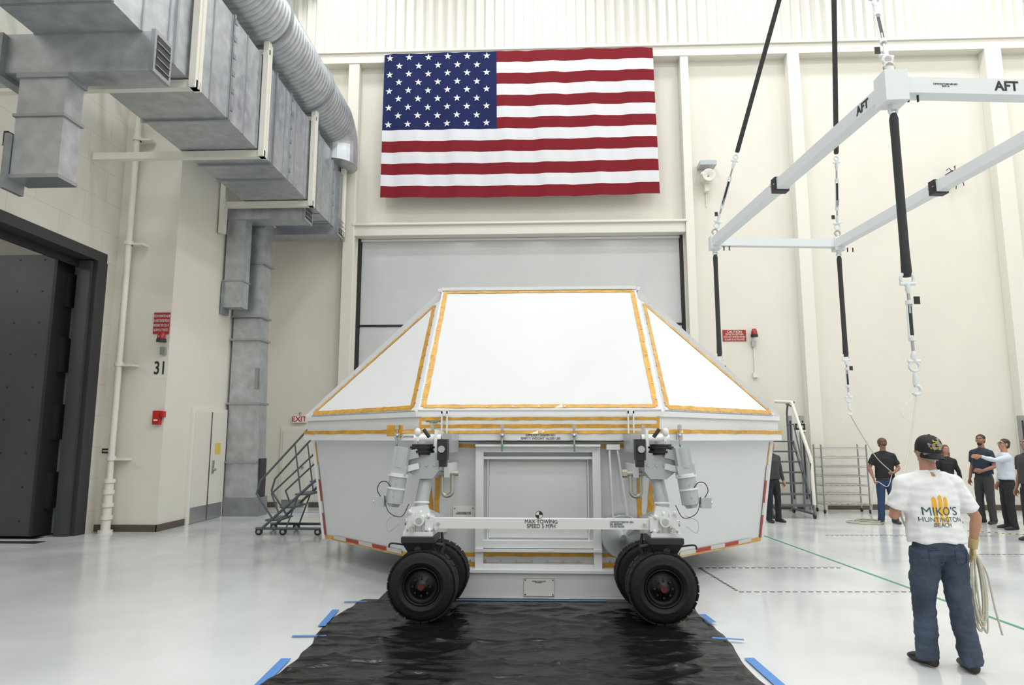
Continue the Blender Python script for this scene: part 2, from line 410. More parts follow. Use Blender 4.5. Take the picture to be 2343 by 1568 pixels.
# ------------------------------------------------------------------ ductwork
b = B("air_duct")
x0, x1, z0, z1 = -6.80, -5.32, 7.18, 9.08
b.box(x0, x1, 2.0, 17.2, z0, z1, 'galv')
for y in [2.6 + k * .62 for k in range(24)]:
    b.box(x1, x1 + .018, y, y + .03, z0, z1, 'galvrib')
    if int(y * 10) % 3 == 0: b.box(x0, x1, y, y + .03, z0 - .016, z0, 'galvrib')
for y in (5.0, 7.3, 8.95, 10.7, 12.6, 13.4, 15.2, 16.4):
    b.box(x0 - .03, x1 + .04, y, y + .05, z0 - .035, z1 + .03, 'galvrib')
for y in (10.72, 13.42, 16.42):
    for k in range(6): b.box(x1 + .04, x1 + .055, y - .02, y + .07, z0 + .15 + k * .32, z0 + .24 + k * .32, 'galv2')
# branches with end grilles and drops
def branch(ya, yb, xl, xr, zb):
    b.box(xl, xr, ya, yb, zb, z0, 'galv'); b.box(xr - .05, xr + .01, ya - .02, yb + .02, zb - .02, z0 + .02, 'galvrib')
    b.box(xr + .01, xr + .015, ya + .03, yb - .03, zb + .04, z0 - .04, 'grille')
    for k in range(4): b.box(xr + .012, xr + .03, ya + .03, yb - .03, zb + .08 + k * .11, zb + .095 + k * .11, 'galv2')
branch(8.2, 8.58, -7.6, -5.12, 6.62)
b.box(-6.95, -6.30, 8.22, 8.56, 5.16, 6.62, 'galv'); b.box(-6.98, -6.27, 8.19, 8.59, 6.0, 6.04, 'galvrib'); b.box(-6.98, -6.27, 8.19, 8.59, 6.55, 6.62, 'galvrib'); b.box(-6.97, -6.28, 8.2, 8.58, 5.15, 5.2, 'galvrib')
b.box(-7.02, -6.96, 8.15, 8.5, 5.0, 5.75, 'galv2'); b.box(-7.08, -7.02, 8.2, 8.4, 5.6, 5.8, 'grille')
b.box(-7.3, -7.15, 8.1, 8.65, 6.55, 7.15, 'galv2')
branch(14.95, 15.45, -7.3, -5.45, 6.82)
b.box(-7.28, -6.85, 15.0, 15.35, 4.75, 6.82, 'galv'); b.box(-7.30, -6.83, 14.98, 15.37, 5.35, 5.39, 'galvrib'); b.box(-7.31, -7.27, 14.95, 15.3, 4.6, 5.35, 'galv2')
b.hexa([(-7.28, 15.60, .35), (-6.5, 15.60, .35), (-6.5, 16.05, .35), (-7.28, 16.05, .35), (-7.28, 15.60, 4.6), (-6.62, 15.60, 4.6), (-6.62, 16.05, 4.6), (-7.28, 16.05, 4.6)], 'galv')
b.box(-7.28, -6.62, 15.55, 16.05, 4.6, 7.2, 'galv')
for z in (1.2, 2.55, 4.05, 4.6, 5.9): b.box(-7.31, -6.53 - .03 * (z > 3), 15.52, 16.08, z, z + .045, 'galvrib')
b.box(-7.28, -6.45, 15.58, 16.08, 0, .42, 'galv2'); b.box(-6.66, -6.60, 15.5, 15.55, 2.9, 3.4, 'galv2'); b.box(-6.52, -6.48, 15.65, 16.0, .4, 1.3, 'grille')
branch(16.7, 17.3, -7.3, -5.2, 6.98)
b.box(-5.32, -5.22, 16.75, 17.25, 7.1, 8.7, 'galv2')
o = b.make()
b = B("duct_support_frame")
for y in (4.2, 6.9, 9.46, 12.0, 14.75, 17.15):
    b.box(-8.5 if y < 13 else -7.34, -5.18, y - .06, y + .06, 7.03, 7.16, 'trim'); b.box(-5.28, -5.18, y - .10, y + .10, 7.03, 9.35, 'trim'); b.box(-5.18, -5.165, y - .02, y + .02, 7.03, 9.35, 'trim')
    b.box(-8.5 if y < 13 else -7.34, -5.18, y - .06, y + .06, 9.10, 9.2, 'trim')
b.box(-7.30, -7.18, 14.6, 14.75, 6.4, 8.3, 'trim')
b.make()
b = B("spiral_duct")
prof = []; y = 1.5; R = .60
while y < 16.3:
    prof += [(R, y), (R, y + .10), (R + .018, y + .115), (R, y + .13)]; y += .14
b.lathe((-5.42, 0, 9.92), (0, 1, 0), prof, 'galv', n=40)
# segmented elbow turning down
path = []
for i in range(7):
    a = math.radians(90 * i / 6); path.append((V((-5.42, 16.3 + .62 * math.sin(a), 9.92 - .62 * (1 - math.cos(a)))), R))
path.append((V((-5.42, 16.92, 8.9)), R))
b.limb(path, 'galv', 32, smooth=False)
for y in (6.5, 9.0, 12.0, 14.6): b.lathe((-5.42, 0, 9.92), (0, 1, 0), [(R, y), (R + .05, y), (R + .05, y + .05), (R, y + .05)], 'galvrib', n=40, smooth=False)
b.make()
b = B("crane_rail")   # structural steel at the upper left
b.box(-7.9, -7.3, -6, 17.6, 13.2, 13.35, 'trim'); b.box(-7.65, -7.55, -6, 17.6, 13.35, 14.2, 'trim'); b.box(-7.9, -7.3, -6, 17.6, 14.2, 14.35, 'trim'); b.make()
b = B("roof_hanger"); b.box(-6.6, -6.1, 16.5, 17.5, 14.6, 14.75, 'green'); b.box(-6.6, -6.5, 16.5, 17.5, 14.75, 15.3, 'green'); b.box(-6.4, -6.3, 16.9, 17.0, 15.2, 16.4, 'trim'); b.box(-6.6, -6.1, 16.85, 17.05, 14.7, 15.3, 'trim'); b.make()

# ------------------------------------------------------------------ transport container
CY = 11.5
def octo(h, f, z): return [V((-f, CY - h, z)), V((f, CY - h, z)), V((h, CY - f, z)), V((h, CY + f, z)), V((f, CY + h, z)), V((-f, CY + h, z)), V((-h, CY + f, z)), V((-h, CY - f, z))]
def ring(b, A, C, m, cap=False):
    n = 8; b.add(A + C, [(i, (i + 1) % n, n + (i + 1) % n, n + i) for i in range(n)], m)
def tape(b, p, q, nrm, w, m='orange', off=.004, jit=.005, th=.004):
    p = V(p); q = V(q); nrm = V(nrm).normalized(); d = (q - p); L = d.length; d.normalize(); s = nrm.cross(d).normalized()
    n = max(2, int(L / .09)); vs = []; fs = []
    for i in range(n + 1):
        c = p + d * (L * i / n) + nrm * off
        a = w / 2 + random.uniform(-jit, jit); e = w / 2 + random.uniform(-jit, jit)
        vs += [c - s * a + nrm * (random.random() * th), c + s * e + nrm * (random.random() * th)]
    for i in range(n): fs.append((2 * i, 2 * i + 2, 2 * i + 3, 2 * i + 1))
    b.add(vs, fs, m)
def tape_poly(b, P, nrm, inset, w, m='orange', off=.004, skip=()):
    c = sum(P, V((0, 0, 0))) / len(P); n = len(P)
    L = []
    for i in range(n):
        p = P[i]; q = P[(i + 1) % n]; d = (q - p).normalized(); t = V(nrm).normalized().cross(d)
        if t.dot(c - p) < 0: t = -t
        L.append((p + t * inset, d))
    def isect(l1, l2):
        p, d = l1; q, e = l2; w0 = p - q; a = d.dot(d); bb = d.dot(e); cc = e.dot(e); dd = d.dot(w0); ee = e.dot(w0); den = a * cc - bb * bb
        return p + d * ((bb * ee - cc * dd) / den)
    C = [isect(L[i - 1], L[i]) for i in range(n)]
    for i in range(n):
        if i in skip: continue
        tape(b, C[i], C[(i + 1) % n], nrm, w, m, off)
b = B("spacecraft_transport_container")
HB, FB, ZB = 3.46, 1.44, 2.05
HT, ZT = 1.456, 3.88
base8 = octo(HB, FB, ZB)
# roof faces
tops = [V((-HT, CY - HT, ZT)), V((HT, CY - HT, ZT)), V((HT, CY + HT, ZT)), V((-HT, CY + HT, ZT))]
b.poly([base8[0], base8[1], tops[1], tops[0]], 'white'); b.poly([base8[1], base8[2], tops[1]], 'wpanel'); b.poly([base8[2], base8[3], tops[2], tops[1]], 'white')
b.poly([base8[3], base8[4], tops[2]], 'wpanel'); b.poly([base8[4], base8[5], tops[3], tops[2]], 'white'); b.poly([base8[5], base8[6], tops[3]], 'wpanel')
b.poly([base8[6], base8[7], tops[0], tops[3]], 'white'); b.poly([base8[7], base8[0], tops[0]], 'wpanel'); b.poly(tops, 'white')
def nrm3(a, c, d): return (V(c) - V(a)).cross(V(d) - V(a)).normalized()
# raised rectangular panels front/back/sides, with trim rims
for rot in range(4):
    R = Matrix.Translation((0, CY, 0)) @ Matrix.Rotation(rot * math.pi / 2, 4, 'Z') @ Matrix.Translation((0, -CY, 0))
    P = [R @ p for p in (base8[0] + V((.01, 0, .0)), base8[1] - V((.01, 0, 0)), tops[1], tops[0])]
    n = nrm3(P[0], P[1], P[2])
    P2 = [p + n * .07 for p in P]; P2[2] += V((0, 0, .05)); P2[3] += V((0, 0, .05))
    b.hexa(P + P2, 'white'); tape_poly(b, P2, n, .06, .062)
    # top rim lip
    b.beam(P2[3] + V((0, 0, .02)), P2[2] + V((0, 0, .02)), .05, .05, 'wpaint')
    # bolts along edges
    for k in range(9):
        for (a, c) in ((P2[0], P2[3]), (P2[1], P2[2]), (P2[0], P2[1]), (P2[3], P2[2])):
            q = a.lerp(c, (k + .5) / 9); cc = (P2[0] + P2[2]) / 2; q = q + (cc - q).normalized() * .05
            b.cyl(q, q + n * .012, .011, 'lens', n=6, smooth=False)
# chamfer triangles tape
for (i, j, t) in ((7, 0, 0), (1, 2, 1), (3, 4, 2), (5, 6, 3)):
    P = [base8[i], base8[j], tops[t]]; n = nrm3(*P)
    if n.z < 0: n = -n
    P2 = [p + n * .02 for p in P]; cen = sum(P2, V()) / 3
    P3 = [p + (cen - p).normalized() * (.09 if k < 2 else .14) for k, p in enumerate(P2)]
    b.prism([p - n * .02 for p in P3], n * .035, 'wpanel')
    tape_poly(b, [p + n * .015 for p in P3], n, .035, .07)
    for k in range(10):
        for (a, c) in ((P3[0], P3[2]), (P3[1], P3[2]), (P3[0], P3[1])):
            q = a.lerp(c, (k + .5) / 10) + n * .015; b.cyl(q, q + n * .012, .010, 'lens', n=6, smooth=False)
# band + flange
ring(b, octo(3.46, 1.44, 1.84), base8, 'wpanel')
ring(b, octo(3.50, 1.46, 1.74), octo(3.50, 1.46, 1.84), 'wpaint'); ring(b, octo(3.46, 1.44, 1.84), octo(3.50, 1.46, 1.84), 'wpaint'); ring(b, octo(3.37, 1.40, 1.74), octo(3.50, 1.46, 1.74), 'wpaint')
ring(b, octo(3.49, 1.455, 2.02), octo(3.49, 1.455, 2.08), 'wpaint'); ring(b, octo(3.46, 1.44, 2.08), octo(3.49, 1.455, 2.08), 'wpaint')
o1 = octo(3.465, 1.442, 1.85)
for i in range(8):
    j = (i + 1) % 8; n = V(((o1[i] + o1[j]) / 2 - V((0, CY, 1.85)))).normalized()
    tape(b, o1[i], o1[j], n, .045, off=.042)
# lower body
LT = octo(3.37, 1.40, 1.75); LB = octo(3.19, 1.28, .30)
ring(b, LB, LT, 'grey'); b.add(LB, [tuple(range(8))[::-1]], 'grey')
for i in (7, 1, 3, 5, 0):
    j = (i + 1) % 8; P = [LB[i], LB[j], LT[j], LT[i]]; n = nrm3(P[0], P[1], P[2])
    tape_poly(b, P, n, .035, .06, skip=(2,))
    if i in (7, 1):
        outer = (i == 7)
        # red/silver conspicuity tape on outer and bottom edges
        e0, e1 = (P[0], P[3]) if outer else (P[1], P[2])
        inn = ((P[1] - P[0]) if outer else (P[0] - P[1])).normalized()
        for k, (a, c) in enumerate(((.04, .26), (.26, .38), (.38, .60), (.6, .75))):
            tape(b, e0.lerp(e1, a) + inn * .06, e0.lerp(e1, c) + inn * .06, n, .055, 'red' if k % 2 == 0 else 'silver', off=.012, jit=0)
        u = (P[3] - P[0]).normalized()
        s0, s1 = (P[0], P[1]) if outer else (P[1], P[0])
        for k in range(5):
            a = .12 + k * .13; tape(b, s0.lerp(s1, a) + u * .055, s0.lerp(s1, a + .13) + u * .055, n, .05, 'red' if k % 2 == 1 else 'silver', off=.012, jit=0)
# corner posts on the lower body front
for i in (7, 2): b.beam(LB[i], LT[i], .05, .05, 'wpaint')
# front ledge and tape rows
b.box(-1.66, 1.64, 7.86, 8.12, 1.745, 1.83, 'wpaint'); b.box(-1.40, 1.39, 7.93, 8.1, 1.83, 2.03, 'wpaint')
for z, w in ((1.995, .035), (1.91, .04)): tape(b, (-1.38, 7.93, z), (1.37, 7.93, z), (0, -1, 0), w)
for x in (-1.385, 1.375): tape(b, (x, 7.93, 1.85), (x, 7.93, 2.02), (0, -1, 0), .025)
tape(b, (-1.66, 7.86, 1.84), (1.64, 7.86, 1.84), (0, -1, .3), .035)
b.box(-1.76, -1.58, 7.84, 7.88, 1.79, 1.92, 'orange')
# lower front panel frame tapes
FY = 8.02
b.box(-1.22, 1.18, FY, 8.35, .31, 1.73, 'grey')
for x in (-1.19, 1.15): tape(b, (x, FY, .33), (x, FY, 1.70), (0, -1, 0), .055)
for z in (1.68, .34, .45): tape(b, (-1.19, FY, z), (1.15, FY, z), (0, -1, 0), .045)
# projecting tubular frame
fr = 'wpaint'
for x in (-.685, .655): b.box(x - .045, x + .045, 7.9, 8.02, .31, 1.70, fr)
for x0_, x1_, y0_, z0_, z1_ in ((-.64, .61, 7.9, 1.61, 1.68), (-.64, .61, 7.92, 1.53, 1.56), (-.64, .61, 7.9, .54, .62), (-.73, .70, 7.87, .50, .53), (-.64, .61, 7.93, .31, .36)):
    b.box(x0_, x1_, y0_, 8.02 if y0_ > 7.88 else 7.898, z0_, z1_, fr)
b.box(-.73, .70, 7.84, 7.898, 1.675, 1.70, fr); b.box(-.60, -.585, 7.98, 8.02, .62, 1.53, fr); b.box(.555, .57, 7.98, 8.02, .62, 1.53, fr)
b.box(-.58, .55, 8.0, 8.02, .64, 1.5, 'grey')
# base skid
b.box(-1.0, 1.0, 7.83, 8.3, .01, .285, 'wpaint'); b.box(-1.03, 1.03, 7.8, 8.3, .285, .315, 'wpaint'); b.box(-1.0, 1.0, 14.7, 15.17, .01, .3, 'wpaint')
b.box(-1.0, -.8, 8.3, 14.7, .01, .3, 'wpaint'); b.box(.8, 1.0, 8.3, 14.7, .01, .3, 'wpaint')
# placards
b.box(-.175, .16, 7.822, 7.83, .04, .225, 'signw')
for x in (-.16, .145):
    for z in (.055, .21): b.cyl((x, 7.815, z), (x, 7.823, z), .007, 'ink', n=8)
for (a0, a1_, c0, c1) in ((-.178, .163, .037, .04), (-.178, .163, .225, .228), (-.178, -.175, .037, .228), (.16, .163, .037, .228)): b.box(a0, a1_, 7.82, 7.83, c0, c1, 'post')
b.box(-1.0, -.75, 8.008, 8.02, .83, .985, 'signw')
for x in (-.98, -.77):
    for z in (.85, .965): b.cyl((x, 8.0, z), (x, 8.01, z), .006, 'ink', n=8)
# latches
for x in (-1.63, -1.22, -.42, .40, 1.18, 1.59):
    b.box(x - .03, x + .03, 7.80, 7.858, 1.75, 1.83, 'lens'); b.cyl((x, 7.80, 1.68), (x, 7.80, 1.90), .011, 'lens', n=8); b.box(x - .02, x + .02, 7.78, 7.82, 1.87, 1.92, 'lens'); b.cyl((x, 7.79, 1.62), (x, 7.79, 1.70), .008, 'green', n=8); b.ell((x, 7.79, 1.80), (.022, .022, .022), 'lens')
for x in (-1.09, 1.05):
    for dx in (-.03, .03): b.box(x + dx - .008, x + dx + .008, 7.82, 7.858, 1.76, 2.08, 'wpaint')
    b.box(x - .04, x + .04, 7.82, 7.93, 2.05, 2.09, 'wpaint'); b.box(x - .04, x + .04, 7.82, 7.858, 1.75, 1.79, 'wpaint')
for k in range(14):
    x = -1.15 + k * 2.3 / 13
    b.cyl((x, 8.0, .38), (x, 8.02, .38), .01, 'lens', n=6, smooth=False)
# brace bars and winch reel at right
b.beam((.80, 7.86, 1.66), (.83, 7.86, .85), .02, .02, fr); b.beam((.89, 7.86, 1.66), (1.0, 7.86, .85), .02, .02, fr); b.box(.77, 1.05, 7.82, 7.98, .83, .875, fr); b.box(.77, .92, 7.84, 7.98, 1.64, 1.7, fr)
b.beam((.84, 7.86, .9), (.96, 7.86, .9), .012, .05, 'lens')
rc = (.93, 7.83, .68)
b.lathe(rc, (0, -1, 0), [(0, .0), (.06, 0), (.235, -.005), (.24, .0), (.24, .012), (.225, .012), (.06, .02), (.05, .05), (0, .05)], 'gpaint', n=40)
b.lathe((.93, 8.0, .68), (0, -1, 0), [(0, .0), (.24, 0), (.24, .012), (.15, .012), (.15, .17)], 'gpaint', n=40)
b.beam((.93, 7.80, .68), (1.08, 7.78, .80), .02, .02, 'lens'); b.cyl((.93, 7.76, .68), (.93, 7.82, .68), .03, 'lens'); b.box(.75, 1.12, 7.9, 8.0, .72, .83, fr)
b.v = [(p[0] - .02, p[1], p[2]) for p in b.v]
container = b.make()
text("54MDSXT200049-001\nEMPTY WEIGHT 16,200 LBS", (-.0, 7.857, 1.785), .038, 'ink', container).data.space_line = .95
for (tx, ty, tz, tt) in ((-1.25, 7.926, 1.955, "54MDSXT201040-001\nSN 0000001"), (-1.50, 7.857, 1.785, "54MDSXT200049-003")):
    text(tt, (tx, ty, tz), .02, 'ink', container)
text("CONTAINER BASE\n54MDSXT200012-001", (-.895, 8.005, .91), .02, 'ink', container)
text("LIFTING CONTAINER\nSN 0000001", (-.03, 7.819, .19), .016, 'ink', container)

# ------------------------------------------------------------------ wheel dollies + tow bar
b = B("towing_dolly")
def wheel(c):
    """c = centre of outer face, wheel extends away along +Y"""
    w = .24; R = .335
    b.lathe(c, (0, 1, 0), [(.175, .02), (.19, .0), (.22, -.012), (.226, -.016), (.232, -.012), (.27, -.010), (.30, .0), (.325, .025), (R, .06), (R, w - .06), (.325, w - .025), (.30, w), (.19, w), (.175, w - .02)], 'tyre', n=56)
    for k in range(26):
        a = 2 * math.pi * k / 26
        for (y0, y1, da) in ((.0, .115, 0), (.125, w, .12)):
            aa = a + da; d = V((math.cos(aa), 0, math.sin(aa))); t = V((-math.sin(aa), 0, math.cos(aa)))
            p = V(c) + d * (R - .010)
            A = p + V((0, y0 + .015, 0)); C = p + V((0, y1 - .01, 0))
            b.hexa([A - t * .036, A + t * .036, C + t * .036, C - t * .036, A - t * .032 + d * .014, A + t * .032 + d * .014, C + t * .032 + d * .014, C - t * .032 + d * .014], 'tyre')
    b.lathe(c, (0, 1, 0), [(.178, .0), (.172, -.005), (.165, .01), (.155, .05), (.12, .06), (.10, .03), (.06, .02), (.05, -.01), (.0, -.012)], 'rim', n=40)
    b.cyl(V(c) + V((0, -.022, 0)), V(c) + V((0, .0, 0)), .032, 'redhub')
    for k in range(8):
        a = 2 * math.pi * k / 8; p = V(c) + V((math.cos(a) * .085, .005, math.sin(a) * .085)); b.cyl(p, p + V((0, .03, 0)), .011, 'iron', n=6, smooth=False)
for s in (-1, 1):
    X = 1.165 * s
    def p(dx, y, z): return V((X + dx * s, y, z))   # dx positive = outward
    wheel((X, 6.78, .345)); wheel((X - .05 * s, 7.36, .345))
    b.cyl((X, 6.9, .352), (X, 7.5, .352), .05, 'iron'); b.box(X - .06, X + .06, 7.06, 7.34, .34, .56, 'iron')
    def bx(dx0, dx1, y0, y1, z0, z1, m):
        a, c = sorted((X + dx0 * s, X + dx1 * s)); b.box(a, c, y0, y1, z0, z1, m)
    # swivel block (black)
    def fr4(dx, dy, z): return [p(-dx + .05, 7.02 - dy, z), p(dx + .05, 7.02 - dy, z), p(dx + .05, 7.02 + dy, z), p(-dx + .05, 7.02 + dy, z)]
    b.hexa(fr4(.10, .14, .54) + fr4(.11, .15, .66), 'iron'); b.hexa(fr4(.11, .15, .66) + fr4(.16, .19, .75), 'iron'); b.hexa(fr4(.165, .20, .75) + fr4(.165, .20, .803), 'iron')
    for dx in (-.07, .0, .10, .17): b.cyl(p(dx, 6.90, .803), p(dx, 6.90, .87), .010, 'lens', n=8)
    b.cyl(p(.05, 6.84, .68), p(.05, 6.88, .68), .035, 'iron')
    b.cable([p(.2, 6.9, .72), p(.30, 6.86, .74), p(.335, 6.86, .73), p(.34, 6.86, .70)], .009, 'iron')
    b.cyl(p(-.12, 6.9, .73), p(-.20, 6.88, .72), .02, 'iron', n=10)
    # knuckle bracket
    bx(-.09, .21, 6.88, 7.2, .805, .845, fr); bx(-.06, .02, 6.92, 7.14, .845, 1.0, fr); bx(.10, .17, 6.92, 7.14, .845, 1.03, fr)
    b.cyl(p(-.10, 7.0, .93), p(.21, 7.0, .93), .035, 'lens'); b.cyl(p(.05, 6.86, .96), p(.05, 7.16, .96), .055, fr); b.cyl(p(.05, 6.85, .96), p(.05, 6.86, .96), .03, 'lens'); b.cyl(p(.12, 6.87, .88), p(.12, 6.83, .88), .025, 'lens')
    for (dx, z) in ((-.05, .86), (.04, 1.03), (.15, 1.04), (-.04, 1.0)): b.ell(p(dx, 6.9, z), (.02, .02, .026), fr)
    b.prism([p(-.09, 6.95, .845), p(.21, 6.95, .845), p(.15, 6.95, 1.08), (p(-.02, 6.95, 1.10))], V((0, .05, 0)), fr)
    # main leg tube, leaning back to the top hinge
    b.limb([(p(.06, 7.02, 1.0), .06), (p(.055, 7.04, 1.12), .07), (p(.03, 7.1, 1.30), .068), (p(.0, 7.15, 1.47), .075)], 'gpaint', 20)
    b.torus(p(.055, 7.04, 1.12), (0, .1, 1), .07, .012, fr)
    # top hinge housing
    bx(-.12, .20, 7.0, 7.3, 1.44, 1.55, 'gpaint'); b.prism([p(-.15, 7.0, 1.55), p(.22, 7.0, 1.55), p(.17, 7.0, 1.62), p(-.1, 7.0, 1.62)], V((0, .3, 0)), 'gpaint')
    b.prism([p(-.12, 7.0, 1.44), p(.20, 7.0, 1.44), p(.10, 7.0, 1.36), p(-.06, 7.0, 1.36)], V((0, .28, 0)), 'gpaint')
    for dx in (-.08, .0, .08, .16): b.cyl(p(dx, 6.985, 1.50), p(dx, 7.0, 1.50), .014, 'lens', n=6, smooth=False)
    for k, rr in enumerate((.11, .125, .115, .13, .11)): b.cyl(p(.06, 7.06, 1.60 + k * .022), p(.06, 7.06, 1.62 + k * .022), rr, 'blk', n=24)
    b.cyl(p(.06, 7.06, 1.71), p(.06, 7.06, 1.74), .06, 'gpaint')
    # upper brackets to container
    b.prism([p(.13, 7.2, 1.60), p(.13, 7.86, 1.58), p(.13, 7.86, 1.84), p(.13, 7.25, 1.80)], V((.025 * s, 0, 0)), fr)
    b.prism([p(-.06, 7.2, 1.60), p(-.06, 7.86, 1.58), p(-.06, 7.86, 1.84), p(-.06, 7.25, 1.86)], V((.025 * s, 0, 0)), fr)
    b.cyl(p(-.1, 7.3, 1.76), p(.19, 7.3, 1.76), .05, fr); bx(-.22, -.12, 7.25, 7.86, 1.62, 1.82, 'gpaint'); bx(-.10, .18, 7.3, 7.9, 1.45, 1.5, fr)
    bx(-.21, -.11, 6.95, 7.1, 1.55, 1.76, 'iron'); b.cyl(p(-.16, 6.94, 1.66), p(-.16, 6.9, 1.66), .035, 'lens'); bx(-.20, -.13, 6.96, 7.08, 1.48, 1.55, 'blk')
    b.cyl(p(-.02, 7.0, 1.78), p(.04, 7.0, 1.86), .02, 'iron'); b.ell(p(.12, 7.1, 1.83), (.035, .035, .045), fr)
    # rear legs linking to container body
    b.beam(p(.0, 7.5, .8), p(-.02, 8.05, .75), .12, .1, fr); b.beam(p(.05, 7.15, 1.0), p(.0, 8.05, .82), .1, .1, fr); b.beam(p(.04, 7.5, 1.45), p(.04, 8.05, 1.45), .14, .12, fr)
    # electric actuator, outboard and tilted
    A0 = p(.235, 6.92, 1.68); A1 = p(.315, 6.90, 1.09); d = (A1 - A0)
    def L(t): return A0 + d * t
    b.beam(L(0), L(.36), .14, .14, 'gpaint', up=(0, 1, 0)); b.cyl(L(.02), L(.34), .082, 'gpaint', n=20)
    b.beam(L(.30), L(.46), .17, .15, 'gpaint', up=(0, 1, 0)); b.cyl(L(.44), L(.50), .10, fr, n=28); b.cyl(L(.50), L(.94), .088, 'gpaint', n=28); b.cyl(L(.68), L(.71), .093, fr, n=28); b.cyl(L(.94), L(1.0), .07, 'gpaint', n=28, r2=.05)
    b.beam(p(.10, 7.0, 1.62), p(.26, 6.95, 1.58), .1, .09, 'gpaint'); b.beam(p(.09, 7.0, 1.49), p(.25, 6.93, 1.45), .05, .06, fr)
    q = p(.45, 6.90, 1.14); b.box(q.x - .05, q.x + .05, 6.85, 6.95, 1.09, 1.19, 'gpaint'); b.cyl(L(.85), q, .025, 'gpaint'); b.cyl(p(.49, 6.9, 1.14), p(.52, 6.9, 1.14), .012, 'lens', n=8)
    b.cable([p(.44, 6.87, 1.19), p(.47, 6.85, 1.26), p(.44, 6.84, 1.33), p(.38, 6.84, 1.34), p(.33, 6.83, 1.29)], .0045, 'blk'); b.cable([p(.40, 6.86, 1.2), p(.34, 6.8, 1.05), p(.22, 6.84, 1.0), p(.15, 6.86, 1.12)], .004, 'blk')
    b.cable([p(.25, 6.85, .92), p(.34, 6.82, .86), p(.35, 6.82, .97), p(.24, 6.86, 1.02)], .003, 'lens')
    for k in range(4): b.cyl(L(.52 + .1 * k) + V((0, -.085, 0)), L(.52 + .1 * k) + V((0, -.095, 0)), .008, 'lens', n=6)
    # inboard lifting shackle
    sc = p(-.17, 7.3, 1.22)
    b.torus(sc, (0, 1, 0), .055, .022, 'shk', 90, 270)
    for dd in (-.055, .055): b.limb([(sc + V((dd, 0, 0)), .022), (sc + V((dd, 0, .16)), .022)], 'shk', 10)
    b.cyl(sc + V((-.12, 0, .18)), sc + V((.12, 0, .18)), .026, 'shk'); b.cyl(sc + V((-.14, 0, .18)), sc + V((-.09, 0, .18)), .042, 'shk', n=6, smooth=False); b.box(sc.x - .03, sc.x + .03, 7.26, 8.05, 1.36, 1.50, fr)
    # black electrical plug inboard of the leg, low
    b.limb([(p(-.16, 7.0, .83), .012), (p(-.18, 7.0, .70), .02), (p(-.15, 6.98, .6), .03), (p(-.12, 6.98, .54), .01)], 'iron', 10)
# tow bar
b.box(-1.08, 1.07, 6.93, 7.02, .875, .975, fr); b.box(-1.16, -1.08, 6.9, 7.05, .86, .99, fr); b.box(1.07, 1.15, 6.9, 7.05, .86, .99, fr)
for x in (-1.03, 1.02): b.cyl((x, 6.90, .925), (x, 6.93, .925), .014, 'lens', n=8)
# towing symbol disc on its tab
b.cyl((-.02, 6.935, 1.012), (-.02, 6.95, 1.012), .038, 'ink', n=32); b.cyl((-.02, 6.931, 1.012), (-.02, 6.936, 1.012), .033, 'signw', n=32)
for a0 in (0, 180):
    P = [V((-.02, 6.929, 1.012))] + [V((-.02 + .033 * math.cos(math.radians(a0 + t)), 6.929, 1.012 + .033 * math.sin(math.radians(a0 + t)))) for t in range(0, 91, 10)]
    b.poly(P, 'ink')
dolly = b.make()
text("MAX TOWING\nSPEED 5 MPH", (0.0, 6.927, .925), .052, 'ink', dolly, sx=.95).data.space_line = .85
text("54MDSXT200101-001\nSN 0000001\nCAGE 06236", (.68, 6.927, .925), .026, 'ink', dolly, align='LEFT')

# ------------------------------------------------------------------ plastic sheet + tapes
b = B("black_plastic_sheet")
nx, ny = 110, 190; vs = []; fs = []
for j in range(ny + 1):
    y = 3.2 + (7.75 - 3.2) * j / ny
    for i in range(nx + 1):
        t = i / nx; xl = -2.03 - .05 * math.sin(y * 3) + .03 * noise.noise(V((y * 4, 0, 0))); xr = 1.62 + .03 * math.sin(y * 4 + 1) + .03 * noise.noise(V((y * 4, 5, 0)))
        x = xl + (xr - xl) * t
        r1 = 1 - abs(noise.noise(V((x * .9, y * 3.0, 0)))) * 3; r2 = 1 - abs(noise.noise(V((x * 2.2 + y, y * 2.6 - x, 3)))) * 3
        h = .007 + .016 * max(0, r1) ** 3 + .012 * max(0, r2) ** 3 + .01 * abs(noise.noise(V((x * 4, y * 6, 3))))
        # transverse fold creases
        h += .014 * max(0, 1 - abs((y - 5.62 - .03 * math.sin(x * 3)) / .025)) + .016 * max(0, 1 - abs((y - 6.25 - .04 * math.sin(x * 2)) / .025))
        # pressed flat beneath the wheels
        for wx_ in (-1.165, 1.165):
            if abs(x - wx_) < .25 and 6.7 < y < 7.7: h = min(h, .004)
        if y > 7.6: h = min(h, .006)
        vs.append((x, y, h if 0 < i < nx else .002))
for j in range(ny):
    for i in range(nx): a = j * (nx + 1) + i; fs.append((a, a + 1, a + nx + 2, a + nx + 1))
b.add(vs, fs, 'plastic', True)
b.box(-1.80, 1.45, 7.7, 12, .002, .008, 'plastic')
b.make()
b = B("blue_masking_tape")
def flat(b, p, q, w, m, z=.006, th=.002):
    p = V((p[0], p[1], z)); q = V((q[0], q[1], z)); b.beam(p, q, w, th, m)
for (p, q, w) in [((-2.08, 6.63), (-2.13, 7.25), .07), ((-2.14, 7.59), (-1.9, 7.62), .04), ((-2.24, 6.30), (-1.86, 6.33), .04), ((-2.02, 4.9), (-2.06, 5.68), .08), ((1.60, 7.15), (1.63, 6.85), .07), ((1.50, 6.34), (1.76, 6.29), .04), ((1.67, 5.85), (1.71, 5.2), .08), ((-.95, 7.72), (.7, 7.75), .03)]:
    flat(b, p, q, w, 'blue', z=.03 if abs(p[0]) < 1.9 and p[1] > 6 and p[1] < 7.6 else .012)
b.make()
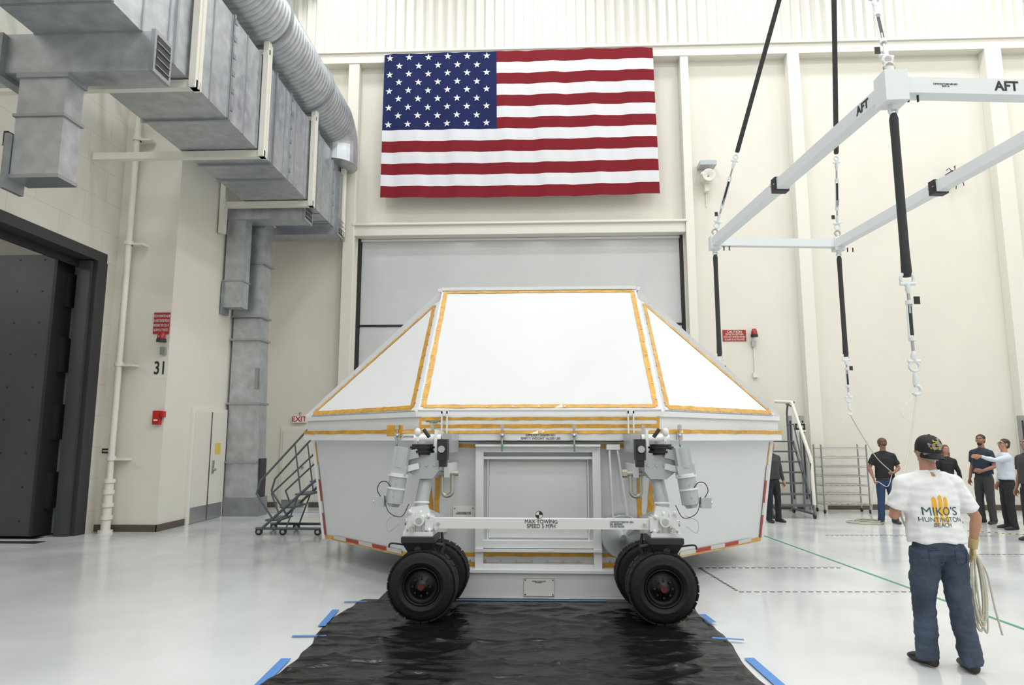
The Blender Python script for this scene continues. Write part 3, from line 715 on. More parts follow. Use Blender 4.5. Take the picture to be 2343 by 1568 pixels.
b = B("floor_lines_and_reflection")
flat(b, (4.05, 13.3), (4.60, 5.5), .045, 'green', z=.002)
def dashes(p, q, w=.035, l=.09):
    p = V((p[0], p[1])); q = V((q[0], q[1])); L = (q - p).length; d = (q - p) / L; t = 0
    while t < L - l: a = p + d * t; c = p + d * (t + l * .6); flat(b, a, c, w, 'dash', z=.002); t += l
dashes((2.17, 9.77), (2.29, 8.30)); dashes((2.29, 8.30), (4.37, 8.39)); dashes((2.17, 9.77), (4.15, 9.85)); dashes((6.0, 11.0), (9.5, 11.2)); dashes((6.5, 9.6), (9.0, 9.9)); dashes((5.2, 13.0), (8.3, 13.1))
flat(b, (7.6, 14.2), (10.5, 12.2), .06, 'yel', z=.002)
t = 0
while t < 1: 
    pA = V((7.6, 14.2)).lerp(V((10.5, 12.2)), t); pB = V((7.6, 14.2)).lerp(V((10.5, 12.2)), t + .012); flat(b, pA, pB, .062, 'ink', z=.003); t += .03
flat(b, (-7.2, 16.5), (-4.5, 16.5), .05, 'blue', z=.002)  # blue reflection on the far left floor, painted as a flat strip
b.make()
b = B("floor_drain_grate")
for (x, y) in ((-8.9, 11.6), (-9.3, 12.1)):
    b.box(x - .5, x + .35, y - .12, y + .12, .001, .006, 'iron')
b.make()

# ------------------------------------------------------------------ lifting frame with slings
b = B("lifting_spreader_frame")
NL = V((3.79, 7.0, 5.50)); FL = V((3.33, 12.65, 5.46)); FR = V((5.72, 12.85, 5.46)); NR = V((6.2, 7.2, 5.5))
for (p, q, w) in ((NL, FL, .15), (NR, FR, .15), (NL, NR, .17), (FL, FR, .14)):
    b.beam(p, q, w, w * 1.05, 'fwhite')
for (p, q) in ((NL, FL), (NR, FR)):
    m = p.lerp(q, .49); d = (q - p).normalized()
    b.beam(m - d * .07, m + d * .07, .21, .21, 'iron'); b.beam(m - d * .16, m + d * .16, .165, .17, 'fwhite')
    for t in (-.05, .05): b.cyl(m + d * t + V((-.12, 0, 0)), m + d * t + V((.12, 0, 0)), .012, 'lens', n=6)
APEX = V((4.8, 9.95, 11.9))
def seg_hardware(a, c, sc=1.0):
    """bow shackle - jaw - turnbuckle body - jaw - shackle between two points"""
    a = V(a); c = V(c); d = (c - a); L = d.length; d.normalize(); side = d.cross(V((0, 1, 0))).normalized()
    def P(t): return a + d * (L * t)
    b.torus(P(.05), (0, 1, 0), .05 * sc, .017, 'fwhite'); b.cyl(P(.10) - side * .075, P(.10) + side * .075, .02, 'fwhite', n=10)
    b.limb([(P(.10), .022), (P(.16), .03), (P(.2), .018)], 'fwhite', 8)
    b.limb([(P(.18), .016), (P(.30), .016)], 'lens', 8)
    for sgn in (-1, 1): b.limb([(P(.28) + side * .026 * sgn, .010), (P(.66) + side * .026 * sgn, .010)], 'fwhite', 8)
    b.limb([(P(.27), .036), (P(.31), .036)], 'fwhite', 10); b.limb([(P(.64), .036), (P(.68), .036)], 'fwhite', 10)
    b.limb([(P(.31), .013), (P(.40), .013)], 'lens', 8); b.beam(P(.33), P(.62), .042, .012, 'iron')
    b.limb([(P(.66), .016), (P(.78), .016)], 'lens', 8); b.limb([(P(.78), .018), (P(.83), .032), (P(.88), .022)], 'fwhite', 8)
    b.cyl(P(.88) - side * .06, P(.88) + side * .06, .018, 'fwhite', n=10); b.torus(P(.93), (0, 1, 0), .038 * sc, .015, 'fwhite')
    t = P(.22) + side * .08; b.box(t.x - .03, t.x + .03, t.y - .005, t.y + .005, t.z - .09, t.z - .01, 'iron')
for k, c in enumerate((NL, FL, FR, NR)):
    h = .19 if k in (0, 3) else .14; w = .12 if k in (0, 3) else .095
    b.box(c.x - w, c.x + w, c.y - w, c.y + w, c.z - h, c.z + h * .8, 'fwhite')
    b.cyl((c.x, c.y, c.z - h - .06), (c.x, c.y, c.z + h + .05), .04, 'fwhite')
    for dx in (-.05, .05): b.cyl((c.x + dx + .22, c.y, c.z - .16), (c.x + dx + .22, c.y, c.z - .08), .012, 'iron', n=8)
    top = c + V((0, 0, h + .02)); dirn = (APEX - top).normalized()
    b.torus(top + dirn * .05, (0, 1, 0), .05, .018, 'shk'); seg_hardware(top + dirn * .1, top + dirn * 1.55)
    s0 = top + dirn * 1.55
    b.beam(s0, APEX, .075, .04, 'strap', up=(0, 1, 0)); b.limb([(s0 - dirn * .02, .035), (s0 + dirn * .5, .032)], 'strap', 10)
    bot = c - V((0, 0, h + .04))
    zt = 3.42 if k in (0, 3) else 3.28
    b.torus(bot - V((0, 0, .03)), (0, 1, 0), .04, .016, 'fwhite'); b.limb([(bot - V((0, 0, .06)), .03), (bot - V((0, 0, .12)), .045), (bot - V((0, 0, .35)), .042), (V((c.x, c.y, zt + .3)), .044), (V((c.x, c.y, zt + .05)), .05), (V((c.x, c.y, zt)), .035)], 'strap', 12)
    seg_hardware(V((c.x, c.y, zt + .03)), V((c.x, c.y, 2.42)), 1.3)
    # hook
    hp = V((c.x, c.y, 2.42))
    b.limb([(hp, .02), (hp - V((0, 0, .07)), .03), (hp - V((.01, 0, .12)), .02)], 'fwhite', 8); b.torus(hp - V((0, 0, .17)), (0, 1, 0), .045, .017, 'fwhite', -20, 240)
    b.cable([hp - V((-.02, 0, .2)), hp - V((.12, 0, .32)), hp - V((.16, 0, .42)), hp - V((.05, 0, .5))], .004, 'signw', 6)
b.cyl(APEX - V((0, 0, .1)), (APEX.x, APEX.y, 16.3), .06, 'lens'); b.torus(APEX, (0, 1, 0), .15, .05, 'iron')
frame = b.make()
dn = (NR - NL).normalized(); ang = math.degrees(math.atan2(dn.y, dn.x))
text("AFT", NL + dn * 1.22 + V((0, -.088, 0)), .15, 'ink', frame, rot=(90, 0, ang), bold=.004)
dl = (FL - NL).normalized(); angl = math.degrees(math.atan2(dl.y, dl.x))
text("AFT", NL + dl * .42 + V((-.079, 0, .0)), .14, 'ink', frame, rot=(90, 0, angl + 180), bold=.004)
text("54MDSXT200180-001\nREV A", NL + dn * .55 + V((0, -.088, 0)), .03, 'ink', frame, rot=(90, 0, ang))

# ------------------------------------------------------------------ rolling stairs, posts, rack
def tube_path(b, pts, r, m): 
    for i in range(len(pts) - 1): b.limb([(pts[i], r), (pts[i + 1], r)], m, 8); b.ell(pts[i], (r, r, r), m, 8, 6)
b = B("rolling_stairs")
ya, yb = 12.65, 13.35
for y in (ya, yb):
    tube_path(b, [(-5.25, y, .12), (-4.05, y, .12)], .025, 'stair'); tube_path(b, [(-5.15, y, .12), (-3.9, y, 1.25)], .025, 'stair'); tube_path(b, [(-3.9, y, 1.25), (-3.9, y, .12)], .025, 'stair')
    tube_path(b, [(-4.95, y, .28), (-5.28, y, .75), (-5.22, y, .98), (-4.35, y, 1.95), (-4.15, y, 2.08), (-3.9, y, 2.1), (-3.9, y, 1.25)], .02, 'stair')
    tube_path(b, [(-4.85, y, .4), (-5.0, y, .75), (-4.05, y, 1.65), (-3.9, y, 1.68)], .017, 'stair'); tube_path(b, [(-4.45, y, .75), (-4.6, y, 1.65)], .015, 'stair')
    tube_path(b, [(-4.7, y, .12), (-4.5, y, .7)], .015, 'stair')
for k in range(5): 
    x = -5.1 + k * .27; z = .28 + k * .235; b.box(x, x + .27, ya, yb, z - .03, z, 'stair')
for x in (-5.2, -4.75, -4.1):
    for y in (ya, yb): b.cyl((x, y - .02, .065), (x, y + .02, .065), .065, 'iron'); b.cyl((x, y - .025, .065), (x, y + .025, .065), .03, 'lens')
b.make()
b = B("rolling_stairs")
xa, xb = 5.15, 6.05
for x in (xa, xb):
    tube_path(b, [(x, 15.6, .1), (x, 17.0, .1), (x, 17.0, 2.4), (x - .0, 16.9, 2.62), (x, 16.5, 2.62)], .025, 'stair'); tube_path(b, [(x, 15.6, .1), (x, 16.7, 1.7)], .03, 'stair'); tube_path(b, [(x, 15.75, .35), (x, 15.7, 1.2), (x, 16.5, 2.5), (x, 17, 2.6)], .022, 'stair')
    tube_path(b, [(x, 15.9, .55), (x, 16.6, 2.1), (x, 17, 2.1)], .017, 'stair')
for k in range(7):
    y = 15.65 + k * .16; z = .3 + k * .235; b.box(xa, xb, y, y + .2, z - .035, z, 'stair')
b.limb([((xb + .02, 15.68, .3), .04), ((xb + .02, 15.72, 1.3), .04), ((xb - .05, 16.5, 2.62), .04), ((xb - .3, 16.9, 2.66), .04)], 'trim', 10)
for x in (xa, xb):
    for y in (15.65, 16.9): b.cyl((x - .02, y, .06), (x + .02, y, .06), .06, 'iron')
b.make()
for nm, xs in (("door_sensor_post", (6.17, 6.47)), ("door_sensor_post", (11.75,))):
    b = B(nm)
    for x in xs:
        b.box(x - .05, x + .05, 17.15, 17.27, 0, 2.32, 'post'); b.box(x - .08, x + .08, 17.1, 17.32, 0, .03, 'post'); b.box(x - .02, x + .02, 17.14, 17.15, .3, 2.2, 'grille')
    if len(xs) == 2: b.box(6.25, 6.52, 17.09, 17.12, 1.93, 2.14, 'signw'); b.box(6.26, 6.51, 17.085, 17.09, 1.97, 2.13, 'ink'); b.box(6.3, 6.46, 17.08, 17.085, 2.02, 2.08, 'gpaint')
    b.make()
b = B("wire_shelf_rack")
for x in (6.72, 7.78):
    for y in (16.75, 17.2): b.cyl((x, y, .08), (x, y, 1.62), .02, 'wire', n=8); b.cyl((x - .015, y, .05), (x + .015, y, .05), .05, 'iron', n=12)
for z in (.2, .42, .64, .86, 1.08, 1.3, 1.52):
    for y in (16.75, 17.2): b.cyl((6.72, y, z), (7.78, y, z), .011, 'wire', n=6); b.cyl((6.72, y, z + .035), (7.78, y, z + .035), .008, 'wire', n=6)
    for k in range(9): x = 6.72 + k * .1325; b.cyl((x, 16.75, z), (x, 17.2, z), .006, 'wire', n=6)
b.make()

# ------------------------------------------------------------------ people
def remesh(parts, voxel, m, dst, smooth_it=4, amp=0.0, freq=8.0):
    t = B("tmp"); parts(t)
    me = bpy.data.meshes.new("tmp"); me.from_pydata(t.v, [], t.f)
    bm = bmesh.new(); bm.from_mesh(me); bmesh.ops.remove_doubles(bm, verts=bm.verts, dist=1e-5); bmesh.ops.recalc_face_normals(bm, faces=bm.faces); bm.to_mesh(me); bm.free()
    ob = bpy.data.objects.new("tmp", me); scene.collection.objects.link(ob)
    md = ob.modifiers.new("r", "REMESH"); md.mode = 'VOXEL'; md.voxel_size = voxel
    if smooth_it: sm = ob.modifiers.new("s", "SMOOTH"); sm.iterations = smooth_it; sm.factor = .5
    dg = bpy.context.evaluated_depsgraph_get(); ev = ob.evaluated_get(dg); m2 = bpy.data.meshes.new_from_object(ev)
    vs = []
    for v in m2.vertices:
        c = v.co.copy()
        if amp: c += v.normal * amp * (noise.noise(V((c.x * freq, c.y * freq, c.z * freq * .7))) + .5 * noise.noise(V((c.x * freq * .8, c.y * freq, c.z * freq * 2.4 + 5))))
        vs.append(c)
    fs = [tuple(p.vertices) for p in m2.polygons]
    dst.add(vs, fs, m, True)
    bpy.data.objects.remove(ob); bpy.data.meshes.remove(me); bpy.data.meshes.remove(m2)

def hand_parts(t, w, d, n, thumb_side, curl=35, L=1.0):
    """w wrist, d direction, n palm-normal (fingers curl toward n)"""
    w = V(w); d = V(d).normalized(); n = V(n); n = (n - d * n.dot(d)).normalized(); s = d.cross(n).normalized() * thumb_side
    t.loft([(w - d * .03, s * .026, n * .02), (w + d * .01, s * .028, n * .018), (w + d * .045, s * .040, n * .017), (w + d * .085, s * .042, n * .014), (w + d * .1, s * .036, n * .010)], 'skin', 14)
    for k, (off, ln) in enumerate(((.031, .070), (.011, .078), (-.010, .073), (-.030, .058))):
        p = w + d * .09 + s * off; pts = [(p - d * .02, .0092)]; a = math.radians(curl + k * 4)
        for sg, fr_ in enumerate((.42, .32, .26)):
            aa = a * (.7 + sg); dirv = d * math.cos(aa) + n * math.sin(aa)
            pts.append((p, .0092 - .0006 * sg)); p = p + dirv * ln * fr_
        pts.append((p, .0068)); t.limb(pts, 'skin', 8)
    tp = w + d * .025 + s * .025
    t.limb([(tp, .014), (tp + d * .022 + s * .022 + n * .006, .012), (tp + d * .05 + s * .028 + n * .018, .010), (tp + d * .072 + s * .02 + n * .03, .0075)], 'skin', 8)

def person(name, loc, heading, H, sp):
    g = B(name); s = H / 1.78
    g.T = Matrix.Translation(loc) @ Matrix.Rotation(math.radians(heading), 4, 'Z') @ Matrix.Scale(s, 4)
    wx = sp.get('wide', 1.0); fem = sp.get('female', False); skin = sp.get('skin', 'skin'); vx = sp.get('voxel', .014)
    feet = sp.get('feet', ((-.12, .0), (.12, .0))); hip = V(sp.get('hip', (0, 0, 0)))
    ch = V(sp.get('chest', (0, 0, 0)))
    def pants(t):
        t.loft([(hip + V((0, -.005, .80)), (.10 * wx, 0, 0), (0, .08, 0)), (hip + V((0, -.015, .86)), (.158 * wx, 0, 0), (0, .118, 0)), (hip + V((0, -.01, .93)), (.160 * wx, 0, 0), (0, .116, 0)), (hip + V((0, 0, 1.0)), (.148 * wx, 0, 0), (0, .104, 0)), (hip + V((0, 0, 1.05)), (.14 * wx, 0, 0), (0, .098, 0))], 'jeans')
        for sg, f in ((-1, feet[0]), (1, feet[1])):
            hp = hip + V((sg * .082 * wx, -.005, .89)); ank = V((f[0], f[1] - .01, .05)); kn = hp.lerp(ank, .47) + V((sg * .008, .025, 0))
            t.limb([(hp, .092 * wx), (hp.lerp(kn, .45), .086 * wx), (kn, .069 * wx), (kn.lerp(ank, .3), .069 * wx), (kn.lerp(ank, .75), .064 * wx), (ank + V((0, 0, .04)), .066 * wx), (ank, .068 * wx)], 'jeans', 16)
    remesh(pants, vx, sp.get('pants', 'jeans'), g, 4, amp=sp.get('wrp', .006), freq=13)
    for sg, f in ((-1, feet[0]), (1, feet[1])):
        yaw = math.radians(sp.get('toe', 12)) * -sg; dy = V((math.sin(-yaw), math.cos(yaw), 0)); dx = V((dy.y, -dy.x, 0))
        def shoe(t):
            A = V((f[0], f[1], 0))
            t.loft([(A - dy * .095 + V((0, 0, .035)), dx * .02, V((0, 0, .02))), (A - dy * .08 + V((0, 0, .045)), dx * .038, V((0, 0, .042))), (A + V((0, 0, .055)), dx * .042, V((0, 0, .052))), (A + dy * .08 + V((0, 0, .042)), dx * .049, V((0, 0, .040))), (A + dy * .14 + V((0, 0, .033)), dx * .048, V((0, 0, .031))), (A + dy * .185 + V((0, 0, .026)), dx * .022, V((0, 0, .018)))], 'shoe', 16)
            t.limb([(A + V((0, -.01, .04)), .045), (A + V((0, -.01, .1)), .045)], 'shoe', 12)
        remesh(shoe, .009, sp.get('shoes', 'shoe'), g, 3)
    sh = [V((-.168 * wx, 0, 1.395)) + ch, V((.168 * wx, 0, 1.395)) + ch]
    arms = sp['arms']; longs = sp.get('long', False)
    hemz = sp.get('hem', .93)
    def shirt(t):
        def S(z, rx, ry, k, oy=0): return (hip.lerp(ch, k) + V((0, oy, z)), (rx * wx, 0, 0), (0, ry, 0))
        w_ = .9 if fem else 1
        t.loft([S(hemz, .182, .142, 0), S(hemz + .06, .182, .142, .1), S(1.12, .174 * w_, .134, .4), S(1.24, .178 * w_, .13, .7, .005), S(1.33, .182, .125, .9, .008), S(1.40, .168, .108, 1), S(1.445, .130, .090, 1), S(1.475, .095, .078, 1, -.004), S(1.505, .068, .067, 1, -.008)], 'tee', 28)
        for k in (0, 1):
            e, w = V(arms[k][0]), V(arms[k][1]); a = sh[k]
            nb = V((a.x * .45 + ch.x * .55, -.01, 1.455 + ch.z))
            t.limb([(nb, .045), (a + V((0, 0, -.005)), .066)], 'tee', 14)
            if longs:
                t.limb([(a + V((0, 0, -.005)), .066), (a.lerp(e, .35), .058), (a.lerp(e, .8), .050), (e, .048), (e.lerp(w, .4), .043), (e.lerp(w, .85), .034), (e.lerp(w, .95), .036)], 'tee', 14)
            else:
                t.limb([(a + V((0, 0, -.005)), .067), (a.lerp(e, .35), .068), (a.lerp(e, sp.get('sleeve', .72)), .073)], 'tee', 14)
            t.ell(a, (.066, .066, .064), 'tee')
    remesh(shirt, vx * .9, sp.get('shirt', 'tee'), g, 4, amp=sp.get('wr', .008) * 1.1, freq=11)
    def arm(t):
        for k in (0, 1):
            e, w = V(arms[k][0]), V(arms[k][1]); a = sh[k]
            t.limb([(a.lerp(e, .3), .040), (a.lerp(e, .5), .046), (a.lerp(e, .9), .040), (e, .040), (e.lerp(w, .25), .041), (e.lerp(w, .7), .031), (w, .026)], 'skin', 14)
    remesh(arm, vx * .7, skin, g, 3)
    for k in (0, 1):
        e, w = V(arms[k][0]), V(arms[k][1]); d, n, ts, cu = arms[k][2], arms[k][3], arms[k][4], arms[k][5]
        gm = sp.get('gloves', (None, None))[k] or skin
        remesh(lambda t: hand_parts(t, w, d if d is not None else (w - e), n, ts, cu), .0048, gm, g, 2)
        if sp.get('gloves', (None, None))[k]:
            dd = (w - e).normalized(); g.limb([(w - dd * .07, .036), (w - dd * .02, .034), (w + dd * .01, .032)], gm, 14)
    if sp.get('belt'): g.loft([(hip + V((0, 0, hemz - .01)), (.170 * wx, 0, 0), (0, .126, 0)), (hip + V((0, 0, hemz + .03)), (.170 * wx, 0, 0), (0, .126, 0))], 'belt', 28)
    hy, hp_ = sp.get('head', (0, 0)); N = V((0, 0, 1.55)) + ch; T0 = g.T
    def neck(t): t.limb([(V((0, -.02, 1.44)) + ch, .068), (V((0, -.015, 1.50)) + ch, .060), (V((0, .0, 1.60)) + ch, .056)], 'skin', 16)
    HR = Matrix.Translation(N) @ Matrix.Rotation(math.radians(hy), 4, 'Z') @ Matrix.Rotation(math.radians(hp_), 4, 'X') @ Matrix.Translation(-V((0, 0, 1.55)))
    def head(t):
        t.T = HR
        t.ell((0, -.012, 1.675), (.076, .094, .088), 'skin'); t.ell((0, .020, 1.630), (.060, .072, .080), 'skin'); t.ell((0, .055, 1.572), (.032, .03, .022), 'skin')
        t.limb([((0, .083, 1.678), .010), ((0, .102, 1.645), .014), ((0, .10, 1.632), .015)], 'skin', 8); t.ell((0, .072, 1.692), (.052, .02, .012), 'skin')
        for sg in (-1, 1): t.ell((.077 * sg, -.008, 1.648), (.013, .022, .032), 'skin'); t.ell((.040 * sg, .062, 1.635), (.022, .02, .02), 'skin')
        t.ell((0, .086, 1.603), (.028, .012, .010), 'skin'); t.T = None; neck(t)
    remesh(head, .0062, skin, g, 3)
    g.T = T0 @ HR
    for sg in (-1, 1):
        g.ell((.030 * sg, .081, 1.662), (.013, .010, .008), 'eyew', 12, 8); g.ell((.030 * sg, .0885, 1.662), (.006, .004, .006), 'iris', 10, 6)
        g.limb([((.046 * sg, .083, 1.684), .004), ((.030 * sg, .092, 1.689), .005), ((.016 * sg, .093, 1.685), .004)], sp.get('hair', 'hairb'), 6)
    g.limb([((-.022, .090, 1.600), .003), ((0, .0985, 1.601), .006), ((.022, .090, 1.600), .003)], 'lip', 8)
    def hair(t):
        t.ell((0, -.026, 1.695), (.083, .098, .083), 'skin'); t.ell((0, -.05, 1.64), (.074, .065, .065), 'skin')
        if fem: t.ell((0, -.05, 1.60), (.088, .065, .10), 'skin'); t.ell((-.06, -.02, 1.55), (.035, .04, .10), 'skin'); t.ell((.06, -.02, 1.55), (.035, .04, .10), 'skin')
    remesh(hair, .008, sp.get('hair', 'hairb'), g, 2, amp=.006, freq=40)
    if sp.get('mustache'): g.limb([((-.03, .09, 1.607), .004), ((0, .103, 1.613), .007), ((.03, .09, 1.607), .004)], sp['hair'], 8)
    if sp.get('beard'): g.ell((0, .056, 1.575), (.045, .038, .028), sp['hair'])
    if sp.get('glasses'):
        for sg in (-1, 1): g.torus((.032 * sg, .098, 1.662), (0, 1, 0), .019, .002, 'ink'); g.limb([((.05 * sg, .095, 1.665), .002), ((.08 * sg, 0, 1.665), .002)], 'ink', 6)
    if sp.get('cap'):
        cm = sp['cap']; rev = sp.get('caprev', 1)
        n = 28; K = 8; vs = []; fs = []
        for i in range(K + 1):
            t = (math.pi / 2) * i / K
            for j in range(n):
                a = 2 * math.pi * j / n; vs.append((.090 * math.sin(t) * math.cos(a), -.014 + .107 * math.sin(t) * math.sin(a), 1.675 + .108 * (math.cos(t) ** .75 if math.cos(t) > 1e-6 else 0)))
        for j in range(n): vs.append((.089 * math.cos(2 * math.pi * j / n), -.014 + .106 * math.sin(2 * math.pi * j / n), 1.650))
        for i in range(K + 1):
            for j in range(n): fs.append((i * n + j, i * n + (j + 1) % n, (i + 1) * n + (j + 1) % n, (i + 1) * n + j))
        g.add(vs, fs, cm, True); g.ell((0, -.014, 1.784), (.008, .008, .004), cm)
        vs = []; fs = []
        for i in range(7):
            for j in range(13):
                a = math.pi * (j / 12); rr = i / 6; x = .078 * math.cos(a) * (1 - .12 * rr); yb = -.014 + .100 * math.sin(a) * 1.0 + rr * .065 * max(0, math.sin(a)) ** .6
                vs.append((x, rev * (yb + .014) - .014, 1.658 - .25 * x * x / .08 - .022 * rr * (1 if rev > 0 else 1.6)))
        for i in range(6):
            for j in range(12): a = i * 13 + j; fs.append((a, a + 1, a + 14, a + 13))
        g.add(vs, fs, cm, True); g.add([(v[0], v[1], v[2] - .005) for v in vs], fs, cm, True)
    g.T = T0
    if sp.get('extra'): sp['extra'](g)
    ob = g.make()
    return ob, T0, T0 @ HR

# foreground rigger, seen from behind, looking up
sp = dict(wide=1.22, voxel=.010, feet=((-.115, .06), (.125, -.09)), hip=(-.01, -.02, 0), chest=(-.03, -.005, -.0), hem=.945, wr=.015, wrp=.014, sleeve=.80,
    arms=(((-.31, .02, 1.14), (-.13, .27, 1.16), (.6, .4, .5), (1, -.2, 0), 1, 55), ((.30, -.05, 1.13), (.285, .0, .90), (-.05, .1, -1), (-1, 0.2, 0), -1, 62)),
    gloves=(None, 'glove'), skin='skin', hair='hairg', cap='capb', caprev=-1, head=(6, 10), pants='jeans', shoes='shoe')
def fg_extra(g):
    for sx in (-1, 1):
        P = [V((sx * .045, -.148, .90)), V((sx * .145, -.130, .90)), V((sx * .14, -.135, .80)), V((sx * .095, -.150, .775)), V((sx * .05, -.150, .80))]
        for i in range(5): g.limb([(P[i], .0035), (P[(i + 1) % 5], .0035)], 'jeansd', 6)
    # rope coil from right hand
    for k in range(9):
        ox = random.uniform(-.03, .05); oy = random.uniform(-.03, .03); ln = random.uniform(.42, .60)
        c = V((.29 + ox * .3, -.0 + oy, .84)); wdt = random.uniform(.025, .055)
        pts = []
        for i in range(25):
            a = 2 * math.pi * i / 24; pts.append((c + V((wdt * math.sin(a) + ox * (1 - math.cos(a)) * .5, oy * (1 - math.cos(a)) * .6, -ln / 2 * (1 - math.cos(a)))), .0075))
        g.limb(pts, 'rope', 7)
    g.cable([V((.30, 0, .85)), V((.37, -.01, .70)), V((.40, -.02, .45)), V((.44, -.02, .24))], .0075, 'rope')
sp['extra'] = fg_extra
fg, FT, FH = person("rigger_in_white_tshirt", (3.155, 5.72, 0), 3, 1.80, sp)
bpy.context.view_layer.update()
def print_on(body, T, x, z, size, m, name, off=.003, depth=.5):
    """flat lettering projected onto the cloth of the foreground figure"""
    o = text(body, (0, 0, 0), size, m, None, ext=0); bpy.context.view_layer.update()
    dg = bpy.context.evaluated_depsgraph_get(); me = bpy.data.meshes.new_from_object(o.evaluated_get(dg)); bpy.data.objects.remove(o)
    bm = bmesh.new(); bm.from_mesh(me); bmesh.ops.triangulate(bm, faces=bm.faces)
    for _ in range(2): 
        es = [e for e in bm.edges if e.calc_length() > .012]
        if es: bmesh.ops.subdivide_edges(bm, edges=es, cuts=1, use_grid_fill=False); bmesh.ops.triangulate(bm, faces=bm.faces)
    bm.to_mesh(me); bm.free()
    inv = fg.matrix_world.inverted(); d = (inv.to_3x3() @ (T.to_3x3() @ V((0, 1, 0)))).normalized()
    for v in me.vertices:
        p0 = inv @ (T @ V((x + v.co.x, -depth, z + v.co.y)))
        ok, hit, nn, idx = fg.ray_cast(p0, d)
        v.co = (hit - d * off) if ok else inv @ (T @ V((x + v.co.x, -.15, z + v.co.y)))
    ob = bpy.data.objects.new(name, me); scene.collection.objects.link(ob); ob.parent = fg
for dx, zt in ((-.045, 1.30), (0.0, 1.315), (.045, 1.30)):
    bb = B("print"); n = 14; P = []
    for i in range(n + 1):
        t = i / n; w = .018 * math.sin(math.pi * min(1, .15 + .85 * (1 - t) ** .8)) ** .5 if t < 1 else 0
        P.append((w, 1.075 + (zt - 1.075) * t))
    vs = []; inv = fg.matrix_world.inverted(); d = (FT.to_3x3() @ V((0, 1, 0))).normalized()
    for (w, z) in P:
        for q in (-w, 0, w):
            ok, hit, nn, idx = fg.ray_cast(inv @ (FT @ V((-.03 + dx + q, -.5, z))), (inv.to_3x3() @ d).normalized())
            vs.append(fg.matrix_world @ (hit - (inv.to_3x3() @ d) * .0018) if ok else FT @ V((dx + q, -.16, z)))
    fs = []
    for i in range(n):
        for k in (0, 1): fs.append((3 * i + k, 3 * i + k + 1, 3 * i + k + 4, 3 * i + k + 3))
    bb.add(vs, fs, 'sorange', True); o = bb.make(); o.name = "shirt_print"; bpy.context.view_layer.update(); o.parent = fg; o.matrix_parent_inverse = fg.matrix_world.inverted()
print_on("MIKO'S", FT, -.03, 1.185, .088, 'sgreen', "shirt_lettering", off=.004)
print_on("HUNTINGTON", FT, -.03, 1.125, .048, 'sgreen', "shirt_lettering", off=.004)
print_on("BEACH", FT, -.03, 1.085, .044, 'sgreen', "shirt_lettering", off=.004)
print_on("vipra", FH, -.018, 1.695, .038, 'logo', "cap_lettering", off=.002, depth=.4)
print_on("=", FH, -.018, 1.735, .055, 'logo', "cap_lettering", off=.002, depth=.4)

# distant people
relL = ((-.24, -.02, 1.13), (-.25, .06, .88), None, (1, 0, 0), 1, 30); relR = ((.24, -.02, 1.13), (.25, .06, .88), None, (-1, 0, 0), -1, 30)
o, PT, PH = person("rigger_in_black_tshirt", (7.27, 14.9, 0), 172, 1.78, dict(shirt='blackc', pants='jeansd', shoes='shoeb', hair='hairb', cap='belt', skin='skin2', mustache=True, belt=True, wide=1.05,
    arms=(((-.27, .02, 1.14), (-.10, .24, 1.06), (.8, .3, .1), (0, 0, -1), 1, 60), ((.29, -.02, 1.15), (.26, .12, .93), (-.05, .3, -1), (-1, .2, 0), -1, 60)), head=(0, 5), feet=((-.13, .03), (.13, 0))))
handL = PT @ V((-.06, .27, 1.06)); handR = PT @ V((.25, .16, .86))
person("woman_in_dark_jacket", (8.62, 15.0, 0), 165, 1.64, dict(shirt='blackc', pants='charc', shoes='shoe', hair='hairbr', long=True, female=True, wide=.88, arms=(relL, relR), head=(10, 0)))
person("man_in_navy_polo", (9.33, 14.95, 0), 110, 1.86, dict(shirt='navy', pants='charc', shoes='shoe', hair='hairb', skin='skin2', beard=True, hem=.98, wide=1.08, head=(20, 5),
    arms=(((-.25, .0, 1.13), (-.16, .22, 1.05), (.5, .8, .1), (1, 0, 0), 1, 30), relR)))
person("man_pointing_in_dress_shirt", (9.2, 14.05, 0), 80, 1.77, dict(shirt='shirtw', pants='blackc', shoes='shoe', hair='hairb', glasses=True, long=True, hem=.97, wide=1.08, head=(15, 8), belt=True,
    arms=(((-.20, .26, 1.35), (-.20, .50, 1.42), (0, 1, .05), (1, 0, 0), 1, 8), relR)))
person("man_in_brown_shirt", (8.52, 12.4, 0), 95, 1.80, dict(shirt='charc', pants='blackc', shoes='shoe', hair='hairb', skin='skin2', hem=.97, wide=1.1, arms=(relL, relR), head=(0, 5)))
person("technician_by_stairs", (4.95, 15.0, 0), 200, 1.72, dict(shirt='charc', pants='blackc', shoes='shoe', hair='hairb', long=True, arms=(relL, relR), head=(0, 0)))

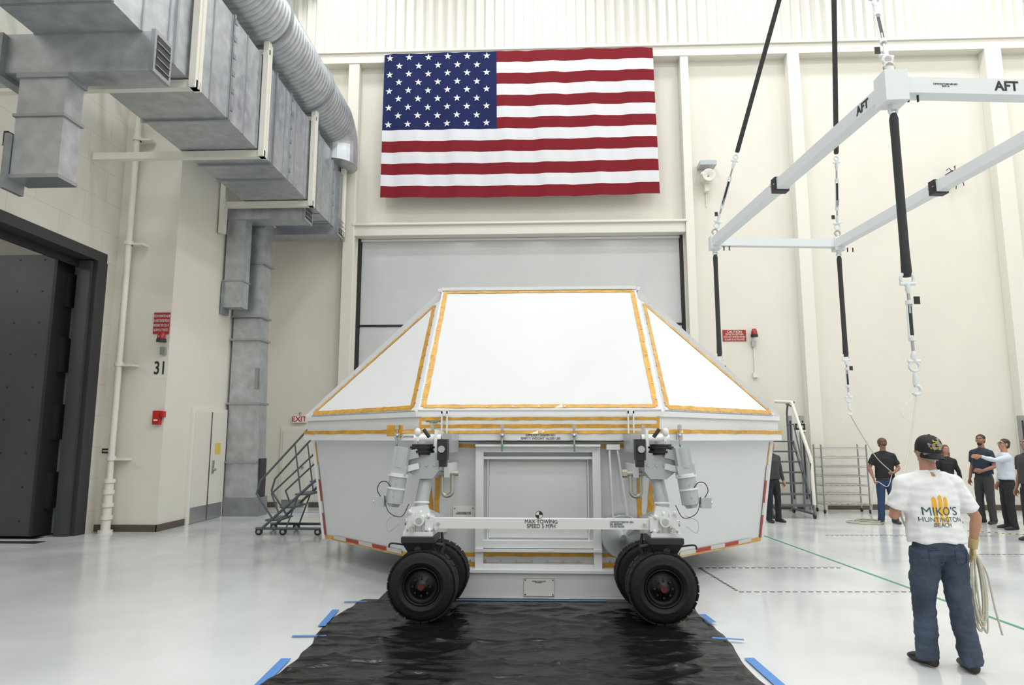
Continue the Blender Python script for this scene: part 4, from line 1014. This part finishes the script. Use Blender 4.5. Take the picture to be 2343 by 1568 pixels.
# tag lines
b = B("tag_line_rope")
hook = V((5.72, 12.85, 2.2))
b.cable([hook, hook.lerp(handL, .3) - V((0, 0, .10)), hook.lerp(handL, .6) - V((0, 0, .14)), handL], .009, 'rope')
b.cable([handL, handL.lerp(handR, .4) - V((0, .05, .20)), handR, handR + V((-.12, -.05, -.45)), handR + V((-.1, .05, -.84)), V((7.0, 15.0, .012))], .009, 'rope')
for k in range(5):
    c = V((6.85 + random.uniform(-.08, .08), 15.0 + random.uniform(-.1, .1), .012 + .012 * k)); b.torus(c, (0, 0, 1), .28 + random.uniform(-.06, .06), .009, 'rope', n=30)
b.make()
b = B("tag_line_rope")
h0 = V((3.79, 7.0, 2.2)); hl = FT @ V((-.10, .30, 1.22)); hr = FT @ V((.28, .04, .82))
b.cable([h0, h0.lerp(hl, .5) - V((0, 0, .04)), hl, FT @ V((0, .34, .95)), FT @ V((.15, .28, .80)), hr], .009, 'rope')
b.make()

# ------------------------------------------------------------------ lights (high-bay fixtures)
for x in (-5.2, .0, 5.2, 10.4, 15.0):
    for y in (-9, -4, 1, 6, 11, 15.4):
        b = B("high_bay_lamp"); b.lathe((x, y, 15.6), (0, 0, 1), [(.42, 0), (.44, .02), (.2, .45), (.12, .5), (.12, .7)], 'lampb', n=24); b.cyl((x, y, 16.2), (x, y, 16.4), .03, 'lampb', n=8)
        b.lathe((x, y, 15.6), (0, 0, 1), [(0, .03), (.41, .03)], 'lamp', n=24)
        b.make()
        L = bpy.data.lights.new("high_bay_light", 'AREA'); L.shape = 'DISK'; L.size = 1.0; L.energy = 132; L.color = (.955, .98, 1)
        o = bpy.data.objects.new("high_bay_light", L); o.location = (x, y, 15.55); scene.collection.objects.link(o)
L = bpy.data.lights.new("airlock_light", 'AREA'); L.size = 2; L.energy = 150; o = bpy.data.objects.new("airlock_light", L); o.location = (-13, 8, 6.3); scene.collection.objects.link(o)
w = bpy.data.worlds.new("world"); scene.world = w; w.use_nodes = True; w.node_tree.nodes["Background"].inputs[0].default_value = (.9, .93, 1, 1); w.node_tree.nodes["Background"].inputs[1].default_value = .3

cam = bpy.data.cameras.new("camera"); cam.sensor_width = 36; cam.lens = 1550 / 2343 * 36; cam.clip_end = 200
co = bpy.data.objects.new("camera", cam); scene.collection.objects.link(co)
co.location = (0, 0, 1.77); co.rotation_euler = (math.radians(90) + math.atan(219 / 1550), 0, math.atan(65 / 1550))
scene.camera = co
